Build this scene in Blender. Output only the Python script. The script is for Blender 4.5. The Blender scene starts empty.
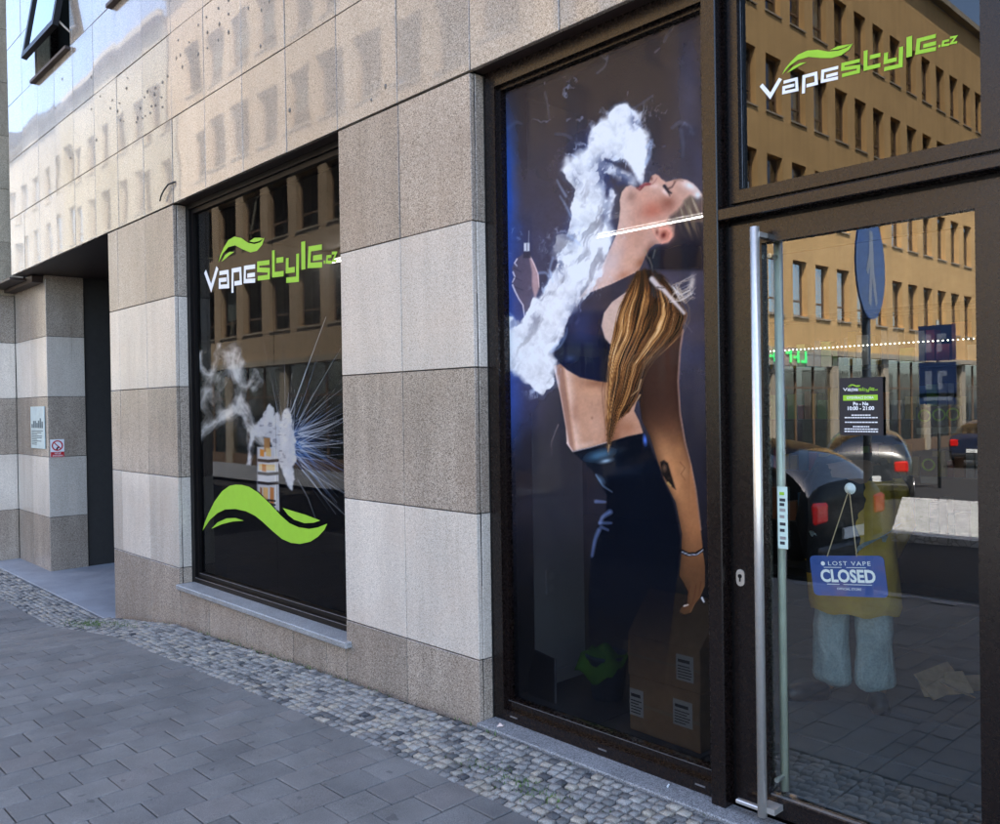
import bpy, bmesh, math, random
import numpy as np
from mathutils import Vector, Matrix
R = math.radians
random.seed(7); rng = np.random.default_rng(11)
SC = bpy.context.scene
COL = SC.collection

# ------------------------------------------------------------------ camera, sky, sun, exposure
CZ = 1.58; CY = -3.0
FPX, YAW, PITCH, ROLL = 860.7, .752935, -.0077457, -.0158906
_a = np.array([-math.cos(YAW)*math.cos(PITCH), math.sin(YAW)*math.cos(PITCH), math.sin(PITCH)])
_r = np.array([math.sin(YAW), math.cos(YAW), 0.]); _u = np.cross(_r, _a)
_r2 = math.cos(ROLL)*_r + math.sin(ROLL)*_u; _u2 = -math.sin(ROLL)*_r + math.cos(ROLL)*_u
cam = bpy.data.cameras.new('camera'); camo = bpy.data.objects.new('camera', cam); COL.objects.link(camo)
cam.sensor_width = 36; cam.lens = FPX/1000*36; cam.clip_start = .05; cam.clip_end = 600
M = Matrix.Identity(4)
for i in range(3):
    M[i][0] = _r2[i]; M[i][1] = _u2[i]; M[i][2] = -_a[i]
M[0][3], M[1][3], M[2][3] = 0, CY, CZ
camo.matrix_world = M
SC.camera = camo
SC.render.resolution_x = 1024; SC.render.resolution_y = 844

SUN = Vector((.34, .40, .85)).normalized()
w = bpy.data.worlds.new('World'); SC.world = w; w.use_nodes = True
nt = w.node_tree; bg = nt.nodes['Background']
sky = nt.nodes.new('ShaderNodeTexSky'); sky.sky_type = 'NISHITA'; sky.sun_disc = False
sky.sun_elevation = math.asin(SUN.z); sky.sun_rotation = math.atan2(SUN.x, SUN.y)
sky.air_density = .85; sky.dust_density = 1.7; sky.ozone_density = .7
nt.links.new(sky.outputs[0], bg.inputs[0]); bg.inputs[1].default_value = .15
sl = bpy.data.lights.new('sun', 'SUN'); so = bpy.data.objects.new('sun', sl); COL.objects.link(so)
sl.energy = 4.2; sl.angle = R(.5); sl.color = (1, .95, .87)
so.rotation_euler = SUN.to_track_quat('Z', 'Y').to_euler(); so.location = (0, 0, 40)
SC.view_settings.view_transform = 'Standard'; SC.view_settings.look = 'None'
SC.view_settings.gamma = 1; SC.view_settings.exposure = 2.65; SC.view_settings.use_curve_mapping = False
SC.render.engine = 'CYCLES'
SC.cycles.max_bounces = 10; SC.cycles.diffuse_bounces = 4; SC.cycles.glossy_bounces = 5
SC.cycles.transparent_max_bounces = 16; SC.cycles.caustics_reflective = False; SC.cycles.caustics_refractive = False
SC.cycles.sample_clamp_indirect = 6

# ------------------------------------------------------------------ measuring: photo pixel -> point on a plane
def pray(x, y): return _a + (x-500)/FPX*_r2 - (y-412)/FPX*_u2
def PX(x, y, Y=0.):                                   # on the plane y = Y
    d = pray(x, y); t = (Y-CY)/d[1]; return Vector((d[0]*t, Y, CZ+d[2]*t))
def PZ(x, y, Z):                                      # on the level z = Z
    d = pray(x, y); t = (Z-CZ)/d[2]; return Vector((d[0]*t, CY+d[1]*t, Z))
def topx(P):                                          # world points (N,3) -> photo pixels
    q = P - np.array([0, CY, CZ]); dep = q @ _a
    return 500+FPX*(q @ _r2)/dep, 412-FPX*(q @ _u2)/dep, dep

GX = [-300, -14, -8.9, -8.0, -7.175, -6.53, -4.65, -3.38, 0, 300]
GZ = [-.47, -.465, -.45, -.33, -.227, -.2, -.125, -.09, -.09, -.09]
def zg(x): return float(np.interp(x, GX, GZ))

# ------------------------------------------------------------------ mesh helpers
class MB:
    def __init__(s): s.v = []; s.f = []; s.m = []
    def add(s, vs, fs, mi=0):
        o = len(s.v); s.v += [tuple(p) for p in vs]
        for f in fs: s.f.append([i+o for i in f]); s.m.append(mi)
        return s
    def box(s, x0, x1, y0, y1, z0, z1, mi=0):
        vs = [(x, y, z) for z in (z0, z1) for y in (y0, y1) for x in (x0, x1)]
        return s.add(vs, [(0, 2, 3, 1), (4, 5, 7, 6), (0, 1, 5, 4), (1, 3, 7, 5), (3, 2, 6, 7), (2, 0, 4, 6)], mi)
    def cbox(s, x0, x1, y0, y1, z0, z1, c=.004, mi=0):  # box with all 12 edges chamfered
        X = (x0, x1); Y = (y0, y1); Z = (z0, z1); vs = []; idx = {}
        for i in (0, 1):
            for j in (0, 1):
                for k in (0, 1):
                    sx, sy, sz = (1-2*i)*c, (1-2*j)*c, (1-2*k)*c
                    idx[i, j, k, 0] = len(vs); vs.append((X[i], Y[j]+sy, Z[k]+sz))
                    idx[i, j, k, 1] = len(vs); vs.append((X[i]+sx, Y[j], Z[k]+sz))
                    idx[i, j, k, 2] = len(vs); vs.append((X[i]+sx, Y[j]+sy, Z[k]))
        F = []
        for a in (0, 1):
            F.append([idx[a, 0, 0, 0], idx[a, 1, 0, 0], idx[a, 1, 1, 0], idx[a, 0, 1, 0]])
            F.append([idx[0, a, 0, 1], idx[1, a, 0, 1], idx[1, a, 1, 1], idx[0, a, 1, 1]])
            F.append([idx[0, 0, a, 2], idx[1, 0, a, 2], idx[1, 1, a, 2], idx[0, 1, a, 2]])
        for a in (0, 1):
            for b in (0, 1):
                F.append([idx[a, b, 0, 0], idx[a, b, 1, 0], idx[a, b, 1, 1], idx[a, b, 0, 1]])
                F.append([idx[a, 0, b, 0], idx[a, 1, b, 0], idx[a, 1, b, 2], idx[a, 0, b, 2]])
                F.append([idx[0, a, b, 1], idx[1, a, b, 1], idx[1, a, b, 2], idx[0, a, b, 2]])
        for i in (0, 1):
            for j in (0, 1):
                for k in (0, 1): F.append([idx[i, j, k, 0], idx[i, j, k, 1], idx[i, j, k, 2]])
        return s.add(vs, F, mi)
    def quad(s, pts, mi=0): return s.add(pts, [tuple(range(len(pts)))], mi)
    def tube(s, path, r, n=8, mi=0, caps=True):
        path = [Vector(p) for p in path]; rr = r if isinstance(r, (list, tuple)) else [r]*len(path)
        vs = []; N = len(path); ref = None
        for i, p in enumerate(path):
            t = (path[min(i+1, N-1)]-path[max(i-1, 0)]).normalized()
            if ref is None: ref = t.orthogonal().normalized()
            b = t.cross(ref).normalized(); ref = b.cross(t).normalized()
            for k in range(n):
                a = 2*math.pi*k/n; vs.append(p+rr[i]*(math.cos(a)*ref+math.sin(a)*b))
        fs = [(i*n+k, i*n+(k+1) % n, (i+1)*n+(k+1) % n, (i+1)*n+k) for i in range(N-1) for k in range(n)]
        if caps: fs += [tuple(range(n))[::-1], tuple((N-1)*n+k for k in range(n))]
        return s.add(vs, fs, mi)
    def lathe(s, prof, c, n=20, mi=0):                  # prof: (radius, z)
        vs = [(c[0]+r*math.cos(2*math.pi*k/n), c[1]+r*math.sin(2*math.pi*k/n), c[2]+z) for r, z in prof for k in range(n)]
        fs = [(i*n+k, i*n+(k+1) % n, (i+1)*n+(k+1) % n, (i+1)*n+k) for i in range(len(prof)-1) for k in range(n)]
        return s.add(vs, fs, mi)
    def ext(s, pts, y0, y1, mi=0):                      # outline in (x, z) given depth from y0 (front) to y1
        n = len(pts)
        vs = [(p[0], y0, p[1]) for p in pts]+[(p[0], y1, p[1]) for p in pts]
        return s.add(vs, [tuple(range(n)), tuple(range(2*n-1, n-1, -1))]+[(i, i+n, (i+1) % n+n, (i+1) % n) for i in range(n)], mi)
    def mesh(s, name, mats, smooth=False, fix=True):
        me = bpy.data.meshes.new(name); me.from_pydata(s.v, [], s.f)
        mats = mats if isinstance(mats, (list, tuple)) else [mats]
        for m in mats: me.materials.append(m)
        if len(mats) > 1: me.polygons.foreach_set('material_index', s.m)
        if fix:
            bm = bmesh.new(); bm.from_mesh(me); bmesh.ops.recalc_face_normals(bm, faces=bm.faces); bm.to_mesh(me); bm.free()
        if smooth: me.polygons.foreach_set('use_smooth', [True]*len(me.polygons))
        me.update(); return me
    def build(s, name, mats, parent=None, smooth=False, fix=True):
        return obj(name, s.mesh(name, mats, smooth, fix), parent)
def obj(name, me, parent=None, loc=None, rot=None):
    o = bpy.data.objects.new(name, me); COL.objects.link(o)
    if parent is not None: o.parent = parent
    if loc is not None: o.location = loc
    if rot is not None: o.rotation_euler = rot
    return o
def tag(o, label=None, cat=None, group=None, kind=None):
    for k, v in (('label', label), ('category', cat), ('group', group), ('kind', kind)):
        if v: o[k] = v
    return o
def thing(name, label, cat, loc=(0, 0, 0), rz=0, group=None):
    o = obj(name, None, None, loc, (0, 0, rz)); o.empty_display_size = .2
    return tag(o, label, cat, group)

# ------------------------------------------------------------------ materials
class NB:
    def __init__(s, name):
        s.m = bpy.data.materials.new(name); s.m.use_nodes = True; s.t = s.m.node_tree
        s.b = s.t.nodes['Principled BSDF']; s.o = s.t.nodes['Material Output']; s._geo = None
    def n(s, typ, **kw):
        nd = s.t.nodes.new('ShaderNode'+typ)
        for k, v in kw.items():
            if k.startswith('i_'): nd.inputs[k[2:].replace('_', ' ')].default_value = v
            else: setattr(nd, k, v)
        return nd
    def l(s, a, b): s.t.links.new(a, b)
    def pos(s):
        if s._geo is None: s._geo = s.n('NewGeometry')
        return s._geo.outputs['Position']
    def objco(s): return s.n('TexCoord').outputs['Object']
    def noise(s, scale, detail=2, rough=.5, co=None, out='Fac', dist=0):
        nd = s.n('TexNoise'); nd.inputs['Scale'].default_value = scale; nd.inputs['Detail'].default_value = detail
        nd.inputs['Roughness'].default_value = rough; nd.inputs['Distortion'].default_value = dist
        s.l(co if co is not None else s.pos(), nd.inputs['Vector']); return nd.outputs[out]
    def ramp(s, fac, stops, interp='LINEAR'):
        nd = s.n('ValToRGB'); cr = nd.color_ramp; cr.interpolation = interp
        while len(cr.elements) > 1: cr.elements.remove(cr.elements[-1])
        for i, (p, c) in enumerate(stops):
            e = cr.elements[0] if i == 0 else cr.elements.new(p)
            e.position = p; e.color = (c[0], c[1], c[2], 1) if isinstance(c, (tuple, list)) else (c, c, c, 1)
        s.l(fac, nd.inputs[0]); return nd.outputs[0]
    def mix(s, fac, a, b, mode='MIX'):
        nd = s.n('Mix', data_type='RGBA', blend_type=mode)
        for v, i in ((fac, 0), (a, 6), (b, 7)):
            if hasattr(v, 'links'): s.l(v, nd.inputs[i])
            else: nd.inputs[i].default_value = v if i == 0 else (v[0], v[1], v[2], 1)
        return nd.outputs[2]
    def math(s, op, a, b=0., clamp=False):
        nd = s.n('Math', operation=op, use_clamp=clamp)
        for v, i in ((a, 0), (b, 1)):
            if hasattr(v, 'links'): s.l(v, nd.inputs[i])
            else: nd.inputs[i].default_value = v
        return nd.outputs[0]
    def bump(s, h, strength=.3, dist=.01, normal=None):
        nd = s.n('Bump'); nd.inputs['Strength'].default_value = strength; nd.inputs['Distance'].default_value = dist
        s.l(h, nd.inputs['Height'])
        if normal is not None: s.l(normal, nd.inputs['Normal'])
        return nd.outputs[0]
    def rnd(s):                                         # a random number per object and per piece
        a = s.n('ObjectInfo').outputs['Random']; s.pos(); b = s._geo.outputs['Random Per Island']
        return s.math('FRACT', s.math('ADD', s.math('MULTIPLY', a, 7.31), s.math('MULTIPLY', b, 3.17)))
    def fin(s, col=None, rough=.6, metal=0., spec=.5, nrm=None, emit=None, es=0.):
        b = s.b
        if col is not None:
            if hasattr(col, 'links'): s.l(col, b.inputs['Base Color'])
            else: b.inputs['Base Color'].default_value = (*col, 1)
        if hasattr(rough, 'links'): s.l(rough, b.inputs['Roughness'])
        else: b.inputs['Roughness'].default_value = rough
        b.inputs['Metallic'].default_value = metal; b.inputs['Specular IOR Level'].default_value = spec
        if nrm is not None: s.l(nrm, b.inputs['Normal'])
        if emit is not None:
            b.inputs['Emission Color'].default_value = (*emit, 1); b.inputs['Emission Strength'].default_value = es
        return s.m
def plain(name, col, rough=.6, metal=0., spec=.5, var=.12, scale=12., emit=None, es=0.):
    b = NB(name)
    c = b.mix(b.ramp(b.noise(scale, 4, .6), [(.3, 0.), (.7, 1.)]), [x*(1-var) for x in col], [min(1, x*(1+var)) for x in col])
    r = b.math('ADD', b.math('MULTIPLY', b.noise(scale*2.3, 3), .12), rough-.06)
    return b.fin(c, r, metal, spec, None, emit, es)
def granite(name, dark, light, grain=170., rough=.14, contrast=.5, warp=.35, stain=.25, coat=0., fleck=1.):
    b = NB(name)
    g1 = b.noise(grain, 1.5, .6); g2 = b.n('TexVoronoi'); g2.inputs['Scale'].default_value = grain*.95; b.l(b.pos(), g2.inputs['Vector'])
    c = b.mix(b.ramp(g1, [(.5-contrast*.22, 0.), (.5+contrast*.22, 1.)]), dark, light)
    sp = b.ramp(b.n('SeparateColor').outputs[0], [(0, 0), (1, 1)]) if False else None
    sc = b.n('SeparateColor'); b.l(g2.outputs['Color'], sc.inputs[0])
    c = b.mix(b.ramp(sc.outputs[0], [(.80, 0.), (.86, .55*fleck)]), c, [x*.32 for x in dark])
    c = b.mix(b.ramp(sc.outputs[1], [(.84, 0.), (.9, .5*fleck)]), c, [min(1, x*1.35) for x in light])
    # each slab a slightly different stone; streaked and patchy with age
    tone = b.ramp(b.rnd(), [(0, .80), (.5, .98), (1, 1.1)])
    c = b.mix(1., c, tone, 'MULTIPLY')
    mp = b.n('Mapping'); mp.inputs['Scale'].default_value = (3.2, 3.2, .55); b.l(b.pos(), mp.inputs['Vector'])
    st = b.ramp(b.noise(1.6, 5, .65, mp.outputs[0]), [(.38, 1-stain), (.62, 1.)])
    c = b.mix(.8, c, st, 'MULTIPLY')
    c = b.mix(b.ramp(b.noise(2.1, 4, .6), [(.45, 0.), (.75, .35)]), c, [dark[0]*1.02, dark[1]*.93, dark[2]*.88])
    ms = b.n('Mapping'); ms.inputs['Scale'].default_value = (16., 16., .8); b.l(b.pos(), ms.inputs['Vector'])                     # rain runs
    c = b.mix(b.ramp(b.noise(1., 4, .6, ms.outputs[0]), [(.60, 0.), (.74, .30)]), c, [dark[0]*.62, dark[1]*.58, dark[2]*.52])
    bn = b.bump(b.noise(1.7, 1, .4), warp, .012)
    bn = b.bump(g1, .10, .0012, bn)
    r = b.math('ADD', b.math('MULTIPLY', b.noise(5, 4), .10), rough-.05)
    if coat:                                            # mirror polish over the grain
        b.b.inputs['Coat Weight'].default_value = coat; b.b.inputs['Coat Roughness'].default_value = .025; b.b.inputs['Coat IOR'].default_value = 1.38
        b.l(b.bump(b.noise(1.5, 1, .4), warp, .012), b.b.inputs['Coat Normal'])
    return b.fin(c, r, 0, .5, bn)
def glass(name, base=.05, k=1., tint=(.93, .96, .95), wob=.05, gl=(1, 1, 1)):
    b = NB(name); b.t.nodes.remove(b.b)
    fr = b.n('Fresnel'); fr.inputs['IOR'].default_value = 1.5
    b.pos(); f = b.math('ADD', b.math('MULTIPLY', fr.outputs[0], k), base, True)
    f = b.math('MULTIPLY', f, b.math('SUBTRACT', 1., b._geo.outputs['Backfacing']))      # one reflection per pane, at its outer face
    tr = b.n('BsdfTransparent'); tr.inputs[0].default_value = (*tint, 1)
    g = b.n('BsdfGlossy'); g.inputs['Roughness'].default_value = .0; g.inputs['Color'].default_value = (*gl, 1)
    b.l(b.bump(b.noise(1.3, 1, .4), wob, .01), g.inputs['Normal'])
    mx = b.n('MixShader'); b.l(f, mx.inputs[0]); b.l(tr.outputs[0], mx.inputs[1]); b.l(g.outputs[0], mx.inputs[2])
    b.l(mx.outputs[0], b.o.inputs[0]); return b.m

MT = {}
MT['granite_dark'] = granite('granite_dark', (.235, .180, .135), (.53, .44, .35), contrast=.6, rough=.2, warp=.2)
MT['granite_light'] = granite('granite_light', (.54, .455, .37), (.78, .69, .585), contrast=.5, rough=.2, warp=.2, stain=.16, fleck=.5)
MT['granite_upper'] = granite('granite_upper', (.235, .195, .155), (.50, .435, .36), contrast=.6, rough=.22, warp=.10, stain=.15, coat=1.)
MT['granite_tan'] = granite('granite_tan', (.34, .27, .18), (.62, .52, .38), contrast=.6, rough=.5, warp=.1)
MT['sill_stone'] = granite('sill_stone', (.22, .22, .22), (.46, .46, .45), grain=220, rough=.35, warp=.1)
MT['threshold'] = granite('threshold', (.13, .13, .13), (.34, .34, .34), grain=200, rough=.6, warp=.1)
MT['joint'] = plain('joint', (.03, .027, .024), .9)
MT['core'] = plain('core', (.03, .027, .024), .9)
MT['frame'] = plain('frame', (.008, .0045, .0038), .27, 0, .42, .08, 30)
MT['frame_dark'] = plain('frame_dark', (.005, .004, .004), .4, 0, .2, .2, 30)
MT['bead'] = plain('bead', (.35, .35, .37), .35, .8)
MT['steel'] = plain('steel', (.72, .68, .62), .33, .75, .5, .06, 60)
MT['soffit'] = plain('soffit', (.035, .02, .015), .5)
MT['glass_left'] = glass('glass_left', .0, .40, (.85, .84, .82), .05)
MT['glass_poster'] = glass('glass_poster', .0, .13, (.97, .97, .97), .05)
MT['glass_transom'] = glass('glass_transom', .03, .75, (.40, .37, .33), .03)
MT['glass_door'] = glass('glass_door', .092, 1.0, (.95, .98, .96), .03)
MT['glass_far'] = glass('glass_far', .10, 1.4, (.55, .6, .6), .1)
MT['glass_dim'] = glass('glass_dim', .0, .08, (.3, .28, .26), .1)
MT['white_vinyl'] = plain('white_vinyl', (.82, .82, .82), .5, 0, .3, .02)
MT['green_vinyl'] = plain('green_vinyl', (.30, .55, .035), .5, 0, .3, .04)
MT['dark_print'] = plain('dark_print', (.012, .012, .018), .5, 0, .4, .1)
MT['paper'] = plain('paper', (.72, .74, .73), .7, 0, .3, .05)
MT['ink'] = plain('ink', (.03, .03, .035), .7)
MT['cardboard'] = plain('cardboard', (.46, .29, .16), .85, 0, .2, .15, 20)
MT['tape'] = plain('tape', (.40, .30, .18), .35)
MT['int_wall'] = plain('int_wall', (.10, .10, .105), .8)
MT['int_white'] = plain('int_white', (.62, .63, .64), .7, var=.05)
MT['plastic_black'] = plain('plastic_black', (.015, .015, .017), .4)
MT['rubber'] = plain('rubber', (.02, .02, .02), .8)
MT['asphalt'] = plain('asphalt', (.026, .026, .028), .9, 0, .3, .3, 60)
MT['kerb'] = granite('kerb', (.2, .2, .2), (.42, .42, .41), grain=150, rough=.7, warp=.1)
MT['wood_dark'] = plain('wood_dark', (.05, .018, .012), .45, 0, .5, .3, 8)
def paver_mat():
    b = NB('paver_concrete')
    t = b.ramp(b.rnd(), [(0, (.138, .135, .130)), (.4, (.160, .156, .149)), (.75, (.180, .174, .164)), (.9, (.168, .156, .146)), (1, (.148, .143, .138))])
    c = b.mix(b.ramp(b.noise(320, 2, .6), [(.35, 0.), (.65, 1.)]), (.55, .55, .55), (1.25, 1.25, 1.25))
    c = b.mix(1., t, c, 'MULTIPLY')
    c = b.mix(1., c, b.ramp(b.noise(3.5, 6, .65), [(.3, .72), (.7, 1.18)]), 'MULTIPLY')
    c = b.mix(b.ramp(b.noise(55, 3, .5), [(.68, 0.), (.74, .45)]), c, (.23, .22, .21))
    c = b.mix(b.ramp(b.noise(11, 2, .4), [(.71, 0.), (.725, .55)]), c, (.045, .044, .045))              # trodden gum and spots
    c = b.mix(b.ramp(b.noise(1.1, 5, .7), [(.52, 0.), (.7, .4)]), c, (.16, .15, .135))                 # dust
    n = b.bump(b.noise(260, 3, .6), .35, .002)
    return b.fin(c, .72, 0, .45, n)
MT['paver'] = paver_mat()
def sett_mat():
    b = NB('sett_granite')
    t = b.ramp(b.rnd(), [(0, (.055, .055, .06)), (.1, (.13, .127, .12)), (.3, (.22, .21, .195)), (.6, (.29, .275, .25)), (.82, (.37, .325, .255)), (1, (.25, .24, .225))])
    c = b.mix(b.ramp(b.noise(190, 2, .6), [(.32, 0.), (.68, 1.)]), (.6, .6, .6), (1.3, 1.3, 1.3))
    c = b.mix(1., t, c, 'MULTIPLY')
    c = b.mix(1., c, b.ramp(b.noise(9, 5, .6), [(.3, .75), (.7, 1.15)]), 'MULTIPLY')
    n = b.bump(b.noise(45, 4, .6), .5, .006)
    n = b.bump(b.noise(240, 2, .6), .3, .002, n)
    return b.fin(c, .68, 0, .45, n)
MT['sett'] = sett_mat()
def soil_mat():
    b = NB('joint_soil')
    c = b.ramp(b.noise(60, 5, .65), [(.3, (.018, .016, .013)), (.7, (.06, .055, .045))])
    c = b.mix(b.ramp(b.noise(2.2, 4, .6), [(.55, 0.), (.72, .5)]), c, (.035, .05, .015))
    return b.fin(c, .95, 0, .2, b.bump(b.noise(150, 3), .6, .004))
MT['soil'] = soil_mat()
def slab_mat(name, col, gr=220):
    b = NB(name)
    c = b.mix(b.ramp(b.noise(gr, 2, .6), [(.3, 0.), (.7, 1.)]), [x*.8 for x in col], [x*1.2 for x in col])
    c = b.mix(1., c, b.ramp(b.noise(1.8, 6, .65), [(.3, .7), (.7, 1.15)]), 'MULTIPLY')
    return b.fin(c, .55, 0, .5, b.bump(b.noise(120, 3), .25, .002))
MT['slab'] = slab_mat('entrance_stone', (.25, .265, .29))
MT['int_tile'] = slab_mat('shop_tile', (.115, .115, .12))
def plaza_mat():
    b = NB('plaza_setts')
    v = b.n('TexVoronoi', feature='DISTANCE_TO_EDGE'); v.inputs['Scale'].default_value = 9; b.l(b.pos(), v.inputs['Vector'])
    v2 = b.n('TexVoronoi'); v2.inputs['Scale'].default_value = 9; b.l(b.pos(), v2.inputs['Vector'])
    sc = b.n('SeparateColor'); b.l(v2.outputs['Color'], sc.inputs[0])
    c = b.ramp(sc.outputs[0], [(0, (.36, .36, .36)), (1, (.56, .55, .53))])
    c = b.mix(b.ramp(v.outputs['Distance'], [(.02, 1.), (.07, 0.)]), c, (.16, .155, .15))
    return b.fin(c, .8, 0, .4, b.bump(v.outputs['Distance'], .5, .02))
MT['plaza'] = plaza_mat()
def plaster(name, col):
    b = NB(name)
    c = b.mix(b.ramp(b.noise(.7, 6, .65), [(.3, 0.), (.7, 1.)]), [x*.86 for x in col], [min(1, x*1.08) for x in col])
    mp = b.n('Mapping'); mp.inputs['Scale'].default_value = (2.5, 2.5, .25); b.l(b.pos(), mp.inputs['Vector'])
    c = b.mix(.7, c, b.ramp(b.noise(1.5, 5, .6, mp.outputs[0]), [(.35, .8), (.6, 1.)]), 'MULTIPLY')
    return b.fin(c, .9, 0, .25, b.bump(b.noise(60, 3), .2, .004))
MT['ochre'] = plaster('ochre_plaster', (.68, .435, .19))
MT['cream'] = plaster('cream_plaster', (.41, .36, .26))
MT['pale'] = plaster('pale_plaster', (.37, .335, .28))
MT['beige'] = plaster('beige_plaster', (.50, .37, .235))
MT['band'] = plaster('stone_band', (.42, .36, .27))
MT['roof_metal'] = plain('roof_metal', (.12, .06, .045), .6)
MT['far_frame'] = plain('far_frame', (.16, .10, .06), .6)
MT['blind'] = plain('blind', (.45, .44, .40), .8)
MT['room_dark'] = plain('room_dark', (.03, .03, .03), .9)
# ------------------------------------------------------------------ ground, road, pavement
def sheet(name, xs, ys, dz, mat, parent=None, skirt=0.):
    b = MB(); n = len(ys)
    for x in xs:
        for y in ys: b.v.append((x, y, zg(x)+dz))
    for i in range(len(xs)-1):
        for j in range(n-1): b.f.append([i*n+j, (i+1)*n+j, (i+1)*n+j+1, i*n+j+1]); b.m.append(0)
    if skirt:                                           # a step down along the street side (ys[0])
        for i in range(len(xs)-1):
            a = (xs[i], ys[0], zg(xs[i])+dz); c = (xs[i+1], ys[0], zg(xs[i+1])+dz)
            b.quad([a, c, (c[0], c[1], c[2]-skirt), (a[0], a[1], a[2]-skirt)])
    return b.build(name, mat, parent)
def rangef(a, b, s):
    n = max(1, int(round((b-a)/s))); return [a+(b-a)*i/n for i in range(n+1)]
tag(sheet('ground', [-300, -150, -60, -30]+rangef(-16, 2, .5)+[20, 60, 150, 300], [-300, -80, -14, -8, -4, 0, 10, 60, 300], -.16, MT['asphalt']), kind='structure')
pav = tag(sheet('pavement', rangef(-13.38, 6, .3), [-4.2, -.56], -.028, MT['soil'], skirt=.12), kind='structure')
strip = tag(sheet('cobbled_strip', rangef(-13.38, 6, .3), [-.556, .12], -.032, MT['soil']), kind='structure')
kerb = tag(sheet('kerb', rangef(-13.38, 6, .3), [-4.36, -4.204], -.02, MT['kerb'], skirt=.13), kind='structure')
b = MB(); q = [(-4.75, -8.2), (12, -8.2), (12, -13.2), (-6.6, -13.2)]                # light paved island beyond the first roadway, its slanted edge standing in for shade
b.add([(x, y, zg(x)-.05) for x, y in q]+[(x, y, zg(x)-.20) for x, y in q], [(0, 1, 2, 3), (0, 4, 5, 1), (1, 5, 6, 2), (2, 6, 7, 3), (3, 7, 4, 0)])
tag(b.build('plaza_paving', MT['plaza']), kind='structure')
tag(sheet('far_pavement', [-90, -60, -30, -22, -14.2], [-11.96, -8.6], -.045, MT['slab'], skirt=.10), kind='structure')

# pavers laid in courses square to the shop front, half-bonded
def pavers():
    PW, PL, J = .2, .2135, .005
    variants = []
    for k in range(5):
        b = MB(); b.cbox(-PW/2+J/2, PW/2-J/2, -PL/2+J/2, PL/2-J/2, -.028, 0, .0035)
        variants.append(b.mesh('paver', MT['paver']))
    spots = []
    nx = int((3.2+13.36)/PW)
    for i in range(nx):
        x = -13.36+PW*(i+.5)
        off = PL/2 if i % 2 else 0
        y0 = -.562
        k = 0
        while True:
            y1 = y0-PL*k-(0 if not off else PL/2)
            if off and k == 0: spots.append((x, y0-PL/4, .5))
            if y1-PL < -4.2: break
            spots.append((x, y1-PL/2, 1.)); k += 1
    P = np.array([(x, y, zg(x)) for x, y, s in spots])
    px, py, dep = topx(P)
    vis = (dep > .5) & (px > -20) & (px < 1020) & (py < 850) & (py > 0)
    order = np.argsort(np.where(vis, dep, 999)); sel = set(order[:300].tolist())
    rest = MB(); q = variants[0]; base = np.array([v.co[:] for v in q.vertices]); faces = [list(p.vertices) for p in q.polygons]
    for i, (x, y, s) in enumerate(spots):
        sl_ = math.atan2(zg(x+.1)-zg(x-.1), .2)
        dz = random.uniform(-.0022, .0015); t1 = random.gauss(0, .006); t2 = random.gauss(0, .006)
        if i in sel:
            o = obj('paver', variants[i % 5], pav, (x, y, zg(x)+dz), (t1, -sl_+t2, random.gauss(0, .004)))
            o.scale = (1, s if s < 1 else 1, 1)
        else:
            p = base.copy(); p[:, 1] *= s
            p[:, 2] += p[:, 0]*math.tan(sl_)+p[:, 1]*t1
            p += np.array([x, y, zg(x)+dz]); rest.add(p.tolist(), faces)
    tag(rest.build('paver_field', MT['paver'], pav, fix=False), kind='stuff')
pavers()

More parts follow.
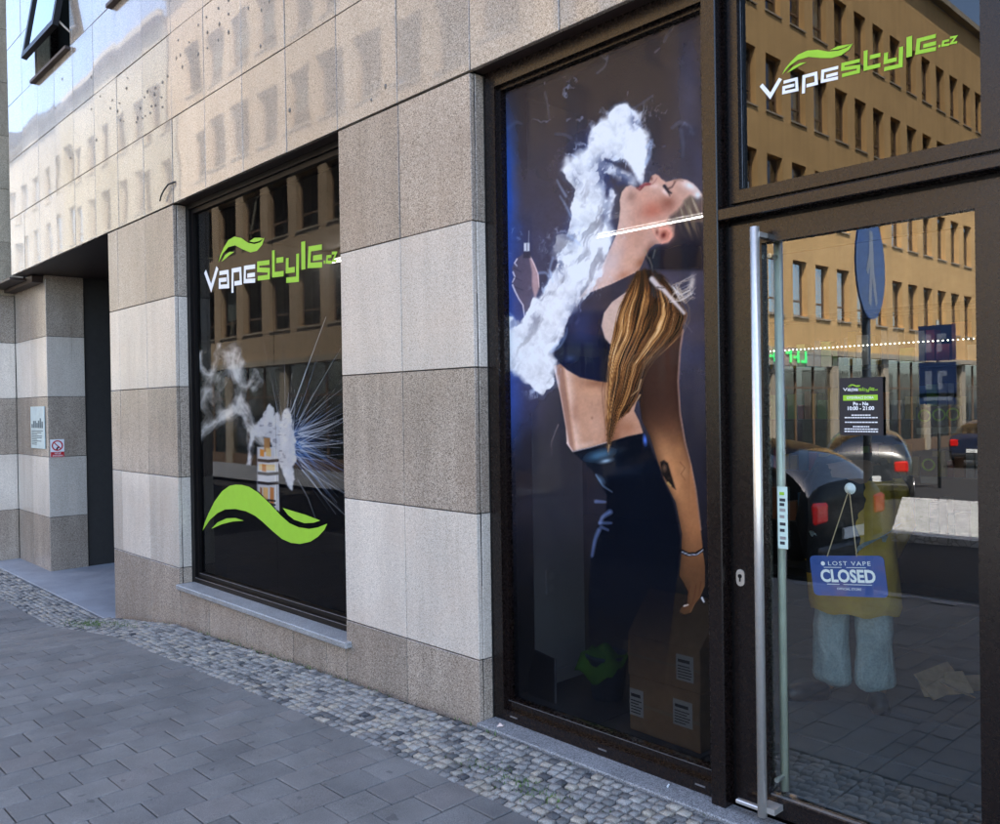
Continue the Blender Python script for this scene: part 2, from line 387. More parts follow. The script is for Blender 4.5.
def setts():
    variants = []
    for k in range(8):
        rr = random.Random(k+3); out = []
        for cx, cy in ((-1, -1), (1, -1), (1, 1), (-1, 1)):
            jx, jy = rr.uniform(.84, 1.0), rr.uniform(.84, 1.0)
            out += [(cx*jx*.5*(1 if cx*cy > 0 else .90), cy*jy*.5*(.90 if cx*cy > 0 else 1)), (cx*jx*.5*(.90 if cx*cy > 0 else 1), cy*jy*.5*(1 if cx*cy > 0 else .90))]
        b = MB(); vs = [(x, y, -.5) for x, y in out]+[(x*1.0, y*1.0, -.15+rr.uniform(-.05, .04)) for x, y in out]
        vs += [(x*.90, y*.90, -.03+rr.uniform(-.06, .04)) for x, y in out]+[(rr.uniform(-.1, .1), rr.uniform(-.1, .1), .02)]
        fs = [(i, (i+1) % 8, 8+(i+1) % 8, 8+i) for i in range(8)]+[(8+i, 8+(i+1) % 8, 16+(i+1) % 8, 16+i) for i in range(8)]
        fs += [(16+i, 16+(i+1) % 8, 24) for i in range(8)]
        b.add(vs, fs); variants.append(b.mesh('sett', MT['sett'], True))
    spots = []
    for r in range(12):
        y = -.530+r*.0505; x = -13.3+random.uniform(0, .05)
        while x < 2.5:
            wdt = random.uniform(.040, .064)*(1.05 if r % 3 else .95)
            lim = -.035 if -12 > x or x > -8.8 else -.12
            if x > -3.42: lim = -.072
            if y < lim: spots.append((x+wdt/2, y+random.gauss(0, .004)+.006*math.sin(x*2.3), wdt, .0505*random.uniform(.92, 1.03)))
            x += wdt+random.uniform(.001, .005)
    P = np.array([(x, y, zg(x)) for x, y, *_ in spots]); px, py, dep = topx(P)
    vis = (dep > .5) & (px > -10) & (px < 1010) & (py < 835)
    order = np.argsort(np.where(vis, dep, 999)); sel = set(order[:300].tolist())
    data = [(np.array([v.co[:] for v in m.vertices]), [list(p.vertices) for p in m.polygons]) for m in variants]
    rest = MB()
    for i, (x, y, sw, sd) in enumerate(spots):
        k = random.randrange(8); rz = random.gauss(0, .06); t1, t2 = random.gauss(0, .035), random.gauss(0, .035)
        z = zg(x)+random.uniform(-.006, .003); sl_ = math.atan2(zg(x+.1)-zg(x-.1), .2)
        if i in sel:
            o = obj('sett', variants[k], strip, (x, y, z), (t1, t2-sl_, rz)); o.scale = (sw, sd, .05)
        else:
            p = data[k][0]*np.array([sw, sd, .05]); p[:, 2] += p[:, 0]*math.tan(sl_-t2)+p[:, 1]*t1
            rest.add((p+np.array([x, y, z])).tolist(), data[k][1])
    me = rest.mesh('sett_field', MT['sett'], True, fix=False)
    tag(obj('sett_field', me, strip), kind='stuff')
setts()

# ------------------------------------------------------------------ the granite shop building
shop = thing('shop_building', 'granite clad building with banded piers and dark framed shop windows', 'building', (0, 0, 0))
PWD = .637; XR = -3.39                                  # panel module, right edge of the middle pier
ROWS = [.235, 1.009, 1.783, 2.555, 3.337]               # pier bands
UROWS = [3.337+.7185*i for i in range(7)]
WINX = [(-11.11, -9.83), (-8.56, -7.28), (-6.01, -4.73), (-3.47, -2.19)]; WZ0, WZ1 = 5.47, 7.30
pan_cache = {}
def panel(x0, x1, z0, z1, mat, y=0., facing='front', th=.028, parent=None, g=.0030):
    """one granite slab; facing front (-y) or side (+x)"""
    wd, ht = round(x1-x0-2*g, 4), round(z1-z0-2*g, 4); key = (wd, ht, mat, th)
    if key not in pan_cache:
        b = MB(); b.cbox(-wd/2, wd/2, 0, th, -ht/2, ht/2, .0022); pan_cache[key] = b.mesh('granite_panel', MT[mat])
    tx, tz, dy = random.gauss(0, .0022), random.gauss(0, .0022), random.uniform(-.0012, .0012)
    if facing == 'front': o = obj('granite_panel', pan_cache[key], parent or shop, ((x0+x1)/2, y+dy, (z0+z1)/2), (tx, 0, tz))
    else: o = obj('granite_panel', pan_cache[key], parent or shop, (y+dy, (x0+x1)/2, (z0+z1)/2), (0, tx, R(90)+tz))
    return o
# wall behind the slabs
b = MB()
def core(x0, x1, y0, y1, z0, z1): b.box(x0, x1, y0, y1, z0, z1)
core(-12.30, 4.0, .033, .42, 3.372, WZ0-.03)
xs = -12.30
for a, c in WINX: core(xs, a-.002, .033, .42, WZ0-.0305, WZ1+.03); xs = c+.002
core(xs, 4.0, .033, .42, WZ0-.0305, WZ1+.03)
core(-12.30, 4.0, .033, .42, WZ1+.0305, 17.6)
core(-12.30, -12.0, .4205, 10, 3.372, 17.6); core(3.7, 4.0, .4205, 10, -.3, 17.6); core(-12.30, 4.0, 10.001, 10.4, -.6, 17.6)
core(-12.30, 4.0, .033, 10.4, 17.601, 18.0)
core(-8.785, -7.225, .033, .42, -.6, 3.335); core(-4.655, -3.395, .033, .42, -.5, 3.335); core(-.795, 4.0, .033, .42, -.5, 3.335)
core(-7.224, -4.656, .033, .42, -.5, .06)
b.build('wall', MT['core'], shop)
# upper rows
NU = 24
for r in range(6):
    z0, z1 = UROWS[r], UROWS[r+1]
    for k in range(-7, 15):
        x1 = XR-PWD*(k-1)-PWD; x0 = x1-PWD
        x0 = max(x0, -12.315)
        if x1-x0 < .05 or x1 > 1.2: continue
        if z1 > WZ0+.05:
            cut = [(a, c) for a, c in WINX if x0 < c-.02 and x1 > a+.02]
            if cut:
                a, c = cut[0]
                if x0 < a-.03: panel(x0, a, z0, z1, 'granite_upper')
                if x1 > c+.03: panel(c, x1, z0, z1, 'granite_upper')
                continue
        panel(x0, x1, z0, z1, 'granite_upper')
# piers, bands of dark and light stone
BM = ['granite_dark', 'granite_light', 'granite_dark', 'granite_light', 'granite_dark']
def bands(xs, zb, top=3.329, y=0., facing='front', th=.028, kinds=BM):
    zz = [zb]+ROWS[:4]+[top]
    for i in range(5):
        for a, c in zip(xs[:-1], xs[1:]):
            panel(a, c, zz[i], zz[i+1], kinds[i], y, facing, th)
bands([-8.79, -8.54, -7.853, -7.222], -.50)
bands([-4.660, -4.024, -3.39], -.17)
bands([-.80, -.16, .476, 1.1], -.2)
# reveals beside the window openings
bands([.030, .112], .10, 3.333, -7.222, 'side', .02); bands([.030, .095], -.17, 3.333, -3.39, 'side', .02)
bands([.030, .40, .9, 1.5, 2.4], -.50, 3.333, -8.79-.02, 'side', .02) if False else None
# plinth slabs under the left shop window, and its sill
for a, c in zip([-7.221, -6.66, -6.02, -5.33, -4.9], [-6.66, -6.02, -5.33, -4.9, -4.661]):
    panel(a, c, -.32 if a < -5.5 else -.26, .062, 'granite_dark')
b = MB(); b.cbox(-7.205, -4.60, -.045, .125, .066, .106, .005); b.build('window_sill', MT['sill_stone'], shop)
b = MB(); b.cbox(-3.385, -.805, -.036, .11, -.25, -.082, .006); b.build('threshold_stone', MT['threshold'], shop)
# soffits (brown sheet) over the openings
b = MB()
b.box(-7.222, -4.66, .034, .42, 3.341, 3.368); b.box(-3.39, -.80, .034, .42, 3.341, 3.368); b.box(-12.30, -8.79, .034, 2.8, 3.341, 3.368)
b.build('soffit', MT['soffit'], shop)

# --- left shop window
def frame_rect(b, x0, x1, z0, z1, y0, y1, wl, wr, wb, wt, mi=0):
    b.box(x0, x0+wl, y0, y1, z0, z1, mi); b.box(x1-wr, x1, y0, y1, z0, z1, mi)
    b.box(x0+wl, x1-wr, y0+.0004, y1-.0004, z0, z0+wb, mi); b.box(x0+wl, x1-wr, y0+.0004, y1-.0004, z1-wt, z1, mi)
b = MB(); frame_rect(b, -7.215, -4.63, .107, 3.340, .113, .20, .045, .05, .045, .045)
frame_rect(b, -7.1695, -4.681, .1525, 3.2945, .135, .19, .035, .035, .04, .038)
wl = b.build('window_frame', MT['frame_dark'], shop)
b = MB(); b.box(-7.16, -4.69, .108, .1125, .146, .149); b.box(-7.12, -4.72, .130, .1345, .187, .190); b.build('glazing_bead', MT['bead'], wl)
GL = .158
for x0, x1 in ((-7.134, -5.822), (-5.816, -4.716)):
    b = MB(); b.box(x0, x1, GL, GL+.008, .1925, 3.2562); b.build('pane', MT['glass_left'], wl)

# --- poster window
b = MB(); frame_rect(b, -3.386, -2.012, -.086, 3.340, .097, .20, .075, .02, .062, .085)
frame_rect(b, -3.3105, -2.0325, -.0235, 3.2545, .125, .19, .018, .03, .045, .018)
wp = b.build('window_frame', MT['frame'], shop)
b = MB(); b.box(-3.30, -2.05, .1205, .1245, .0185, .0205)
for xx in (-3.26, -2.66, -2.12): b.box(xx, xx+.05, .0925, .0965, -.052, -.046)
b.build('glazing_bead', MT['bead'], wp)
b = MB(); b.box(-3.292, -2.063, .150, .158, .022, 3.236); b.build('pane', MT['glass_poster'], wp)

# --- mullion, transom bar, transom light
b = MB(); b.cbox(-2.011, -1.943, .047, .20, -.085, 3.340, .004); b.build('mullion', MT['frame'], shop)
b = MB(); b.cbox(-1.9425, -.80, .047, .20, 2.314, 2.362, .004); b.build('transom_bar', MT['frame'], shop)
b = MB(); frame_rect(b, -1.9425, -.845, 2.3625, 3.340, .135, .20, .018, .02, .026, .05)
frame_rect(b, -1.9240, -.866, 2.389, 3.289, .112, .19, .043, .115, .050, .055)
wt = b.build('transom_window', MT['frame'], shop)
b = MB(); b.box(-1.8810, -.981, .146, .154, 2.4390, 3.234); b.build('pane', MT['glass_transom'], wt)
b = MB(); b.box(-1.8835, -1.8795, .138, .142, 2.45, 3.23); b.build('glazing_bead', MT['bead'], wt)

# --- door
b = MB(); b.box(-1.9425, -1.932, .115, .20, -.08, 2.3135); b.box(-.852, -.80, .10, .20, -.08, 2.3135); b.box(-1.9315, -.8525, .125, .20, 2.3, 2.3135)
b.build('door_jamb', MT['frame_dark'], shop)
DW = .5
b = MB(); frame_rect(b, -1.928, -.856, -.070, 2.296, .108, .165, .146, .146, .075, .088)
door = b.build('shop_door', MT['frame'], shop)
b = MB(); b.box(-1.7815, -1.0025, .130, .138, .0055, 2.2075); b.build('pane', MT['glass_door'], door)
b = MB(); b.box(-1.78, -1.0035, .118, .1285, .006, .011); b.build('glazing_bead', MT['bead'], door)
b = MB(); b.tube([(-1.772, .040, -.052), (-1.772, .040, 2.262)], .0185, 16)
hd = b.build('door_handle', MT['steel'], door, True)
MB().box(-1.78, -1.752, .041, .107, 2.222, 2.242).build('bracket', MT['steel'], hd)
MB().box(-1.782, -1.72, .041, .107, -.035, -.012).build('bracket', MT['steel'], hd)
MB().cbox(-1.90, -1.775, .05, .075, -.045, -.028, .004).build('foot_bar', MT['steel'], hd)
b = MB(); b.tube([(-1.766, .205, -.0), (-1.766, .205, 2.215)], .0165, 14)
hd2 = b.build('door_handle', plain('inner_steel', (.62, .62, .50), .4, .2), door, True)
for z in (.06, 2.16): MB().tube([(-1.766, .14, z), (-1.766, .205, z)], .010, 8).build('bracket', MT['steel'], hd2)
b = MB()
pts = [(.0185*math.cos(t), .016*(1 if s > 0 else -1)+.0185*math.sin(t)) for s, t in [(1, R(a)) for a in range(0, 181, 30)]+[(-1, R(a)) for a in range(180, 361, 30)]]
b.ext([(x-1.895, z+.861) for x, z in pts], .103, .110)
lk = b.build('lock', MT['steel'], door)
b = MB(); b.tube([(-1.895, .099, .868), (-1.895, .1025, .868)], .0085, 12); b.box(-1.8975, -1.8925, .0985, .1025, .846, .866); b.build('keyhole', MT['frame_dark'], lk)

# --- upper windows with an open top-hung sash
for i, (a, c) in enumerate(WINX):
    b = MB(); frame_rect(b, a+.012, c-.012, WZ0+.012, WZ1, .16, .24, .05, .05, .05, .05)
    b.box((a+c)/2-.025, (a+c)/2+.025, .161, .239, WZ0+.06, WZ1-.05) if i else None
    wu = b.build('upper_window', MT['frame'], shop)
    b = MB(); b.box(a-.02, c+.02, -.055, .16, WZ0-.022, WZ0+.010); b.build('sill', MT['soffit'], wu)
    for xa in (a, c-.011): MB().box(xa, xa+.011, .030, .16, WZ0+.012, WZ1).build('reveal_slab', MT['granite_tan'], wu)
    if i == 0:                                          # sash pushed out at the bottom
        H = 1.57; ang = R(-9.8)
        b = MB(); frame_rect(b, -.6, .6, -H, 0, -.03, .03, .07, .07, .07, .07)
        s = b.build('sash', MT['frame_dark'], wu); s.location = ((a+c)/2, .14, WZ1-.06); s.rotation_euler = (ang, 0, 0)
        b = MB(); b.box(-.531, .531, -.006, .006, -H+.069, -.069); b.build('pane', MT['glass_far'], s)
        b = MB(); b.tube([(c-.06, .16, WZ0+.10), (c-.075, -.10, WZ0+.30)], .012, 6); b.build('stay', MT['steel'], wu)
    else:
        b = MB(); b.box(a+.062, c-.062, .195, .203, WZ0+.062, WZ1-.05); b.build('pane', MT['glass_far'], wu)
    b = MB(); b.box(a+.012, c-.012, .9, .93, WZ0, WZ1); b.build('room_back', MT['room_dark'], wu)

# --- left entrance: pillar, floor slab, dark doors
bands([-13.39, -12.68, -11.965], -.56, 3.338, .30, 'front', .028)
bands([.3005, .76], -.56, 3.338, -11.965+.0, 'side', .02)
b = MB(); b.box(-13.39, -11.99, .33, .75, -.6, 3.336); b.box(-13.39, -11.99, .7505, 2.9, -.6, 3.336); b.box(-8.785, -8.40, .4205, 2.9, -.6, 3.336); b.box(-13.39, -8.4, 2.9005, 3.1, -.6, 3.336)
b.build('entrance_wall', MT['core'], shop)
b = MB(); b.cbox(-13.39, -8.795, -.085, 2.9, -.62, -.452, .006); b.build('entrance_floor', MT['slab'], shop)
b = MB(); frame_rect(b, -11.98, -8.80, -.448, 3.33, 1.6, 1.68, .10, .10, .14, .10); b.box(-11.88, -8.90, 1.601, 1.679, 2.42, 2.52); b.box(-11.88, -8.90, 1.601, 1.679, 1.58, 1.66); b.box(-10.45, -10.35, 1.6005, 1.6795, -.3, 2.42)
b.box(-11.88, -8.90, 1.64, 1.66, -.31, .45)
ed = b.build('entrance_door', MT['wood_dark'], shop)
b = MB(); b.box(-11.88, -8.90, 1.635, 1.643, .45, 1.58); b.box(-11.88, -8.90, 1.635, 1.643, 1.66, 2.42); b.box(-11.88, -8.90, 1.635, 1.643, 2.52, 3.23); b.build('pane', MT['glass_dim'], ed)
b = MB(); b.box(-13.39, -12.05, .17, .298, 3.245, 3.33); b.box(-13.39, -12.3, -.02, .1695, 3.29, 3.32); b.build('gutter_flashing', MT['soffit'], shop)
# glue spots left by a removed sign, and a loose cable
spots = [(140, 108), (145, 116), (150, 113), (151, 106), (154, 94), (147, 91), (161, 97), (162, 82), (167, 76), (155, 105), (162, 107), (142, 118), (144, 97), (155, 88), (137, 118), (136, 122), (178, 40), (176, 58), (180, 55), (182, 67), (189, 42), (198, 25), (206, 17), (207, 32), (207, 48), (198, 54), (218, 8), (219, 24), (218, 40), (228, 0), (228, 14), (228, 32), (248, 8), (261, 10), (269, 1), (260, 46), (110, 108), (112, 100), (126, 88), (127, 78), (117, 111), (119, 103), (120, 120), (123, 121), (100, 96), (91, 77), (91, 109), (96, 140), (70, 158), (55, 108), (62, 79), (289, 110), (371, 100), (385, 86)]
b = MB()
for (x, y) in spots:
    p = PX(x, y, -.004); rr = random.uniform(.008, .015)
    n = 7; ring = [(p.x+rr*math.cos(2*math.pi*k/n)*random.uniform(.7, 1.1), 0, p.z+1.35*rr*math.sin(2*math.pi*k/n)*random.uniform(.7, 1.2)) for k in range(n)]
    b.add([(q[0], -.0022, q[2]) for q in ring]+[(p.x, -.009, p.z)], [(k, (k+1) % n, n) for k in range(n)])
tag(b.build('glue_spots', plain('old_glue', (.17, .145, .12), .7), shop), kind='stuff')
pts = [PX(*q, -.03) for q in [(160, 201), (161, 196), (164, 190), (168, 184.5), (172, 181)]]
pts[-1].y = .0; b = MB(); b.tube(pts, .007, 6); b.build('loose_cable', MT['rubber'], shop, True)

# --- neighbour on the left
nb = thing('neighbour_building', 'tan granite neighbouring building at the far left edge', 'building')
b = MB(); b.box(-30, -13.43, -.02, 10, -.6, 16.); b.build('wall', MT['core'], nb)
zz = [-.56]+ROWS[:4]+[3.21]
for i in range(5): panel(-.02, .298, zz[i], zz[i+1], BM[i], -13.40, 'side', .02, nb)
z = 3.21
while z < 15:
    panel(-.02, .42, z, z+.74, 'granite_tan', -13.40, 'side', .02, nb); z += .74
# ------------------------------------------------------------------ houses across the street (seen in the glass and the polished stone)
win_cache = {}
def win_mesh(wd, ht, kind):
    key = (wd, ht, kind)
    if key in win_cache: return win_cache[key]
    b = MB(); f = .07
    frame_rect(b, 0, wd, 0, ht, .20, .26, f, f, f, f); b.box(f, wd-f, .2005, .2595, ht*.27, ht*.27+.06)
    b.quad([(f, .235, f), (wd-f, .235, f), (wd-f, .235, ht-f), (f, .235, ht-f)], 1)
    if kind == 1: b.box(f, wd-f, .30, .31, ht*.35, ht-f, 2)
    if kind == 2: b.box(f, wd*.45, .30, .31, f, ht-f, 2)
    b.quad([(0, .6, 0), (wd, .6, 0), (wd, .6, ht), (0, .6, ht)], 3)
    b.box(-.04, wd+.04, -.05, .19, -.06, -.005, 4)
    win_cache[key] = b.mesh('window', [MT['far_frame'], MT['glass_far'], MT['blind'], MT['room_dark'], MT['band']]); return win_cache[key]
def facade(parent, org, rz, length, z0, floors, pitch, wd, ht, fh, sill0, mat, u0=.5, gf='shop', cornice=True):
    """wall with real openings; local u along x, street side is -y"""
    b = MB(); top = sill0+fh*floors
    cols = []; u = u0
    while u+wd < length-.3: cols.append(u); u += pitch
    def wq(u0, u1, za, zb): b.quad([(u0, 0, za), (u1, 0, za), (u1, 0, zb), (u0, 0, zb)])
    prev = sill0
    if gf == 'shop': wq(0, length, 3.6, sill0)
    for fl in range(floors):
        zs = sill0+fh*fl; ze = zs+ht; zn = zs+fh
        pu = 0
        for c in cols:
            wq(pu, c, zs, ze); pu = c+wd
            for q in ([(c, 0, zs), (c, .26, zs), (c, .26, ze), (c, 0, ze)], [(c+wd, 0, zs), (c+wd, .26, zs), (c+wd, .26, ze), (c+wd, 0, ze)],
                      [(c, 0, zs), (c+wd, 0, zs), (c+wd, .26, zs), (c, .26, zs)], [(c, 0, ze), (c+wd, 0, ze), (c+wd, .26, ze), (c, .26, ze)]): b.quad(q)
        wq(pu, length, zs, ze); wq(0, length, ze, zn)
    wq(0, length, top, top+1.3)
    wo = b.build('wall', MT[mat], parent); wo.location = org; wo.rotation_euler = (0, 0, rz)
    T = Matrix.Translation(org) @ Matrix.Rotation(rz, 4, 'Z')
    for fl in range(floors):
        for c in cols:
            o = obj('window', win_mesh(wd, ht, random.choice([0, 0, 0, 1, 2])), parent)
            p = T @ Vector((c, 0, sill0+fh*fl)); o.location = p; o.rotation_euler = (0, 0, rz)
    b = MB()
    if cornice: b.box(0, length, -.35, -.003, top+1.3, top+1.55)
    b.box(0, length, -.16, -.003, 3.62, 3.82)
    co = b.build('cornice', MT['band'], parent); co.location = org; co.rotation_euler = (0, 0, rz)
    # street level: piers with shop glazing between
    u = 0; k = 0
    sp = MB(); sg = MB()
    while u < length-1:
        sp.box(u, u+.45, -.02, .3, -.6, 3.6); e = min(u+4.3, length)
        sg.box(u+.45, e, .10, .108, .35, 3.59, 0); sg.box(u+.45, e, .05, .25, -.6, .35, 1); sg.box(u+.45, e, .06, .14, 2.45, 2.52, 1)
        for q in range(1, 3): sg.box(u+.45+(e-u-.45)*q/3-.03, u+.45+(e-u-.45)*q/3+.03, .061, .139, .35, 3.59, 1)
        sg.box(u+.45, e, 1.4, 1.42, -.6, 3.2, 2)
        u = e
    o = sp.build('street_pier', MT['band'], parent); o.location = org; o.rotation_euler = (0, 0, rz)
    o = sg.build('shop_front', [MT['glass_far'], MT['far_frame'], MT['shelf_glow']], parent); o.location = org; o.rotation_euler = (0, 0, rz)
def shelf_mat():
    b = NB('far_shop_inside')
    br = b.n('TexBrick'); br.inputs['Scale'].default_value = 1.; br.inputs['Brick Width'].default_value = .5; br.inputs['Row Height'].default_value = .45
    mp = b.n('Mapping'); mp.inputs['Rotation'].default_value = (R(90), 0, 0); b.l(b.objco(), mp.inputs['Vector']); b.l(mp.outputs[0], br.inputs['Vector'])
    br.inputs['Color1'].default_value = (.35, .38, .30, 1); br.inputs['Color2'].default_value = (.16, .2, .17, 1); br.inputs['Mortar'].default_value = (.05, .06, .05, 1); br.inputs['Mortar Size'].default_value = .06
    return b.fin(br.outputs[0], .8, emit=(.5, .6, .45), es=.05)
MT['shelf_glow'] = shelf_mat()
zA = -.47
AX, BY = -14.5, -12.0
cb = thing('corner_building', 'ochre plaster corner office building with rows of tall windows mirrored in the shop door', 'building', (0, 0, 0))
facade(cb, (AX, -66, zA), R(90), 54, 0, 4, 1.62, 1.0, 1.9, 3.3, 4.95, 'ochre', .45)
facade(cb, (AX, BY, zA), R(180), 21.5, 0, 4, 2.0, 1.45, 1.95, 3.3, 4.88, 'beige', .55)
b = MB(); b.box(AX-21.5, AX-.75, -66, BY-.75, 3.2, 21.6); b.build('block', MT['room_dark'], cb) if False else None
b = MB(); b.box(AX-21.5, AX-.62, -66, BY-.62, 18.9, 19.3); b.build('roof', MT['roof_metal'], cb)
# green illuminated fascia over its shop
b = MB(); b.box(AX+.03, AX+.15, -26.5, -19.4, 2.75, 3.35, 0); b.build('fascia', MT['pale'], cb)
b = MB()
for k in range(9):
    y = -24.6+k*.52; b.box(AX+.155, AX+.19, y, y+.10, 2.85, 3.25); b.box(AX+.155, AX+.19, y+.101, y+.36, 2.85+.14*(k % 3), 2.93+.14*(k % 3))
b.build('fascia_letters', plain('green_sign', (.05, .5, .12), .4, emit=(.05, .9, .2), es=.9), cb)
for nm, lab, x0, ln, fl, ptc, wd, ht, mat, zt in (
        ('cream_house', 'cream plaster town house mirrored in the polished granite', -36.2, 14., 4, 2.3, 1.15, 1.95, 'cream', 17.2),
        ('pale_house', 'pale plaster town house farther down the street', -50.4, 16., 4, 2.5, 1.2, 2.0, 'pale', 17.5),
        ('tall_cream_house', 'taller cream town house at the end of the row', -66.6, 18., 5, 2.4, 1.1, 1.9, 'cream', 19.5)):
    h = thing(nm, lab, 'building', (0, 0, 0))
    facade(h, (x0, BY-(.15 if nm == 'pale_house' else 0), zA), R(180), ln, 0, fl, ptc, wd, ht, 3.25, 4.5, mat, .7)
    b = MB(); b.add([(x0, BY+.3, zt+1.0), (x0-ln, BY+.3, zt+1.0), (x0-ln, BY-6, zt+3.6), (x0, BY-6, zt+3.6), (x0, BY-12, zt+1.0), (x0-ln, BY-12, zt+1.0)], [(0, 1, 2, 3), (3, 2, 5, 4)])
    b.build('roof', MT['roof_metal'], h)
    b = MB(); b.box(x0-ln, x0, BY-12, BY-11.8, -.6, zt+1.0); b.build('rear_wall', MT[mat], h)

# ------------------------------------------------------------------ the shop's room
room = tag(MB().box(-8.3, 3.6, .43, 6.5, -.30, -.030).build('shop_floor', MT['int_tile']), kind='structure')
tag(MB().box(-8.3, 3.6, 6.5, 6.7, -.3, 3.32).box(-8.39, -8.305, .43, 6.7, -.3, 3.32).box(3.605, 3.69, .43, 6.7, -.3, 3.32).build('shop_wall', MT['int_wall']), kind='structure')
tag(MB().box(-8.3, 3.6, .43, 6.45, 3.325, 3.339).build('shop_ceiling', MT['int_wall']), kind='structure')
b = MB()
for k in range(0, 12):                                  # big floor tiles with open joints
    for j in range(6): b.cbox(-5.2+k*.6+.003, -4.6+k*.6-.003, .22+j*.6+.003, .82+j*.6-.003, -.029, -.014, .002)
tl = b.build('floor_tile_field', MT['int_tile'], room); tag(tl, kind='stuff')
b = MB(); b.box(-3.375, -.81, .201, .2185, -.2, -.02); b.build('floor_edge', MT['frame_dark'], room)
part = thing('wall_partition', 'white wall end with a power socket behind the poster window', 'wall', (-3.40, .45, -.03))
b = MB(); b.box(-.10, .0, -.02, .40, .016, 3.33); b.box(-.25, -.101, -.20, .40, .016, 3.33); b.build('wall_end', MT['int_white'], part)
b = MB(); b.cbox(.0008, .018, .06, .14, .53, .67, .004); sk = b.build('power_socket', MT['int_white'], part)
b = MB(); b.tube([(.0185, .10, .635), (.0195, .10, .635)], .022, 14); b.tube([(.0185, .10, .565), (.0195, .10, .565)], .022, 14); b.build('socket_hole', MT['paper'], sk)
b = MB(); b.box(.001, .02, -.02, .39, .016, .09); b.build('skirting', MT['int_white'], part)
lp = thing('leaning_panel', 'small dark panel leaning against the white wall end', 'panel', (-3.30, .40, -.014), R(8))
b = MB(); b.add([(-.07, -.06, 0), (.13, -.10, 0), (.06, .0, .20), (-.13, .04, .22), (-.07, -.045, 0), (.13, -.085, 0), (.06, .015, .20), (-.13, .055, .22)], [(0, 1, 2, 3), (7, 6, 5, 4), (0, 4, 5, 1), (1, 5, 6, 2), (2, 6, 7, 3), (3, 7, 4, 0)])
b.build('board', MT['plastic_black'], lp); MB().tube([(.135, -.092, 0), (.065, .008, .20)], .006, 6).build('edge_strip', MT['bead'], lp)
def carton(loc, rz, w_, d_, h_, label, flap=False):
    t = thing('cardboard_box', label, 'box', loc, rz, 'cartons stacked behind the poster')
    b = MB(); b.cbox(-w_/2, w_/2, 0, d_, 0, h_, .004); b.build('carton', MT['cardboard'], t)
    b = MB(); b.box(-w_/2-.001, w_/2+.001, -.0012, -.0002, h_*.47, h_*.53); b.build('tape', MT['tape'], t)
    return t
def box_label(t, x0, x1, z0, z1):
    lb = MB().box(x0, x1, -.0028, -.0016, z0, z1).build('label', MT['paper'], t)
    b = MB(); hh = z1-z0; ww = x1-x0
    b.box(x0+.1*ww, x1-.2*ww, -.0036, -.003, z1-.30*hh, z1-.18*hh)
    for k in range(5): b.box(x0+.08*ww, x1-ww*random.uniform(.08, .4), -.0036, -.003, z1-(.42+.11*k)*hh, z1-(.46+.11*k)*hh)
    b.build('label_print', MT['ink'], lb)
c1 = carton((-2.44, .31, -.014), R(-3), .42, .32, .27, 'lower sealed cardboard carton with two white shipping labels')
box_label(c1, -.205, -.12, .075, .205); box_label(c1, .06, .17, .10, .22)
c2 = carton((-2.44, .31, .257), R(-1), .42, .32, .20, 'upper cardboard carton with raised lid flap and one label')
box_label(c2, .08, .175, .04, .16)
b = MB(); b.add([(-.21, .002, .2005), (.21, .002, .2005), (.24, .15, .40), (-.19, .15, .40), (-.21, .006, .2005), (.21, .006, .2005), (.24, .154, .398), (-.19, .154, .398)], [(0, 1, 2, 3), (7, 6, 5, 4), (0, 4, 5, 1), (1, 5, 6, 2), (2, 6, 7, 3), (3, 7, 4, 0)])
b.build('flap', MT['cardboard'], c2)
bk = thing('bucket', 'blue plastic bucket with green cloth hanging over its rim', 'bucket', (-3.02, .60, -.014))
MB().lathe([(0, .0), (.085, 0), (.115, .22), (.122, .22), (.122, .24), (.11, .24), (.10, .2), (.08, .02), (0, .02)], (0, 0, 0), 22).build('pail', plain('blue_plastic', (.03, .07, .14), .4), bk, True)
b = MB(); N = 9
for i in range(N):
    for j in range(N):
        u, v = i/(N-1)-.5, j/(N-1)-.5; b.v.append((u*.26+.01, v*.15-.06, .255+.05*math.cos(u*5)*math.cos(v*4)+.018*math.sin(9*u+4*v)-.14*max(0, -v-.12)*2.2))
for i in range(N-1):
    for j in range(N-1): b.f.append([i*N+j, (i+1)*N+j, (i+1)*N+j+1, i*N+j+1]); b.m.append(0)
gc = b.build('green_cloth', plain('green_cloth', (.10, .32, .02), .85), bk, True); gc.modifiers.new('s', 'SOLIDIFY').thickness = .004
wb = thing('plastic_bag', 'crumpled white plastic bag on the floor behind the left window', 'bag', (-5.32, .62, -.03))
bm = bmesh.new(); bmesh.ops.create_icosphere(bm, subdivisions=3, radius=1)
for v in bm.verts:
    n = v.co.normalized(); k = 1+.16*math.sin(5*n.x+2*n.y)*math.cos(4*n.z+3*n.x)+.08*math.sin(11*n.y+7*n.z)
    v.co = Vector((n.x*.27*k, n.y*.16*k, max(0.0, .36+n.z*.17*k)))
me = bpy.data.meshes.new('bag'); bm.to_mesh(me); bm.free(); me.materials.append(MT['int_white']); obj('crumpled_bag', me, wb)
MB().box(-.45, .45, -.15, .25, .0, .2).build('base_tray', MT['plastic_black'], wb)
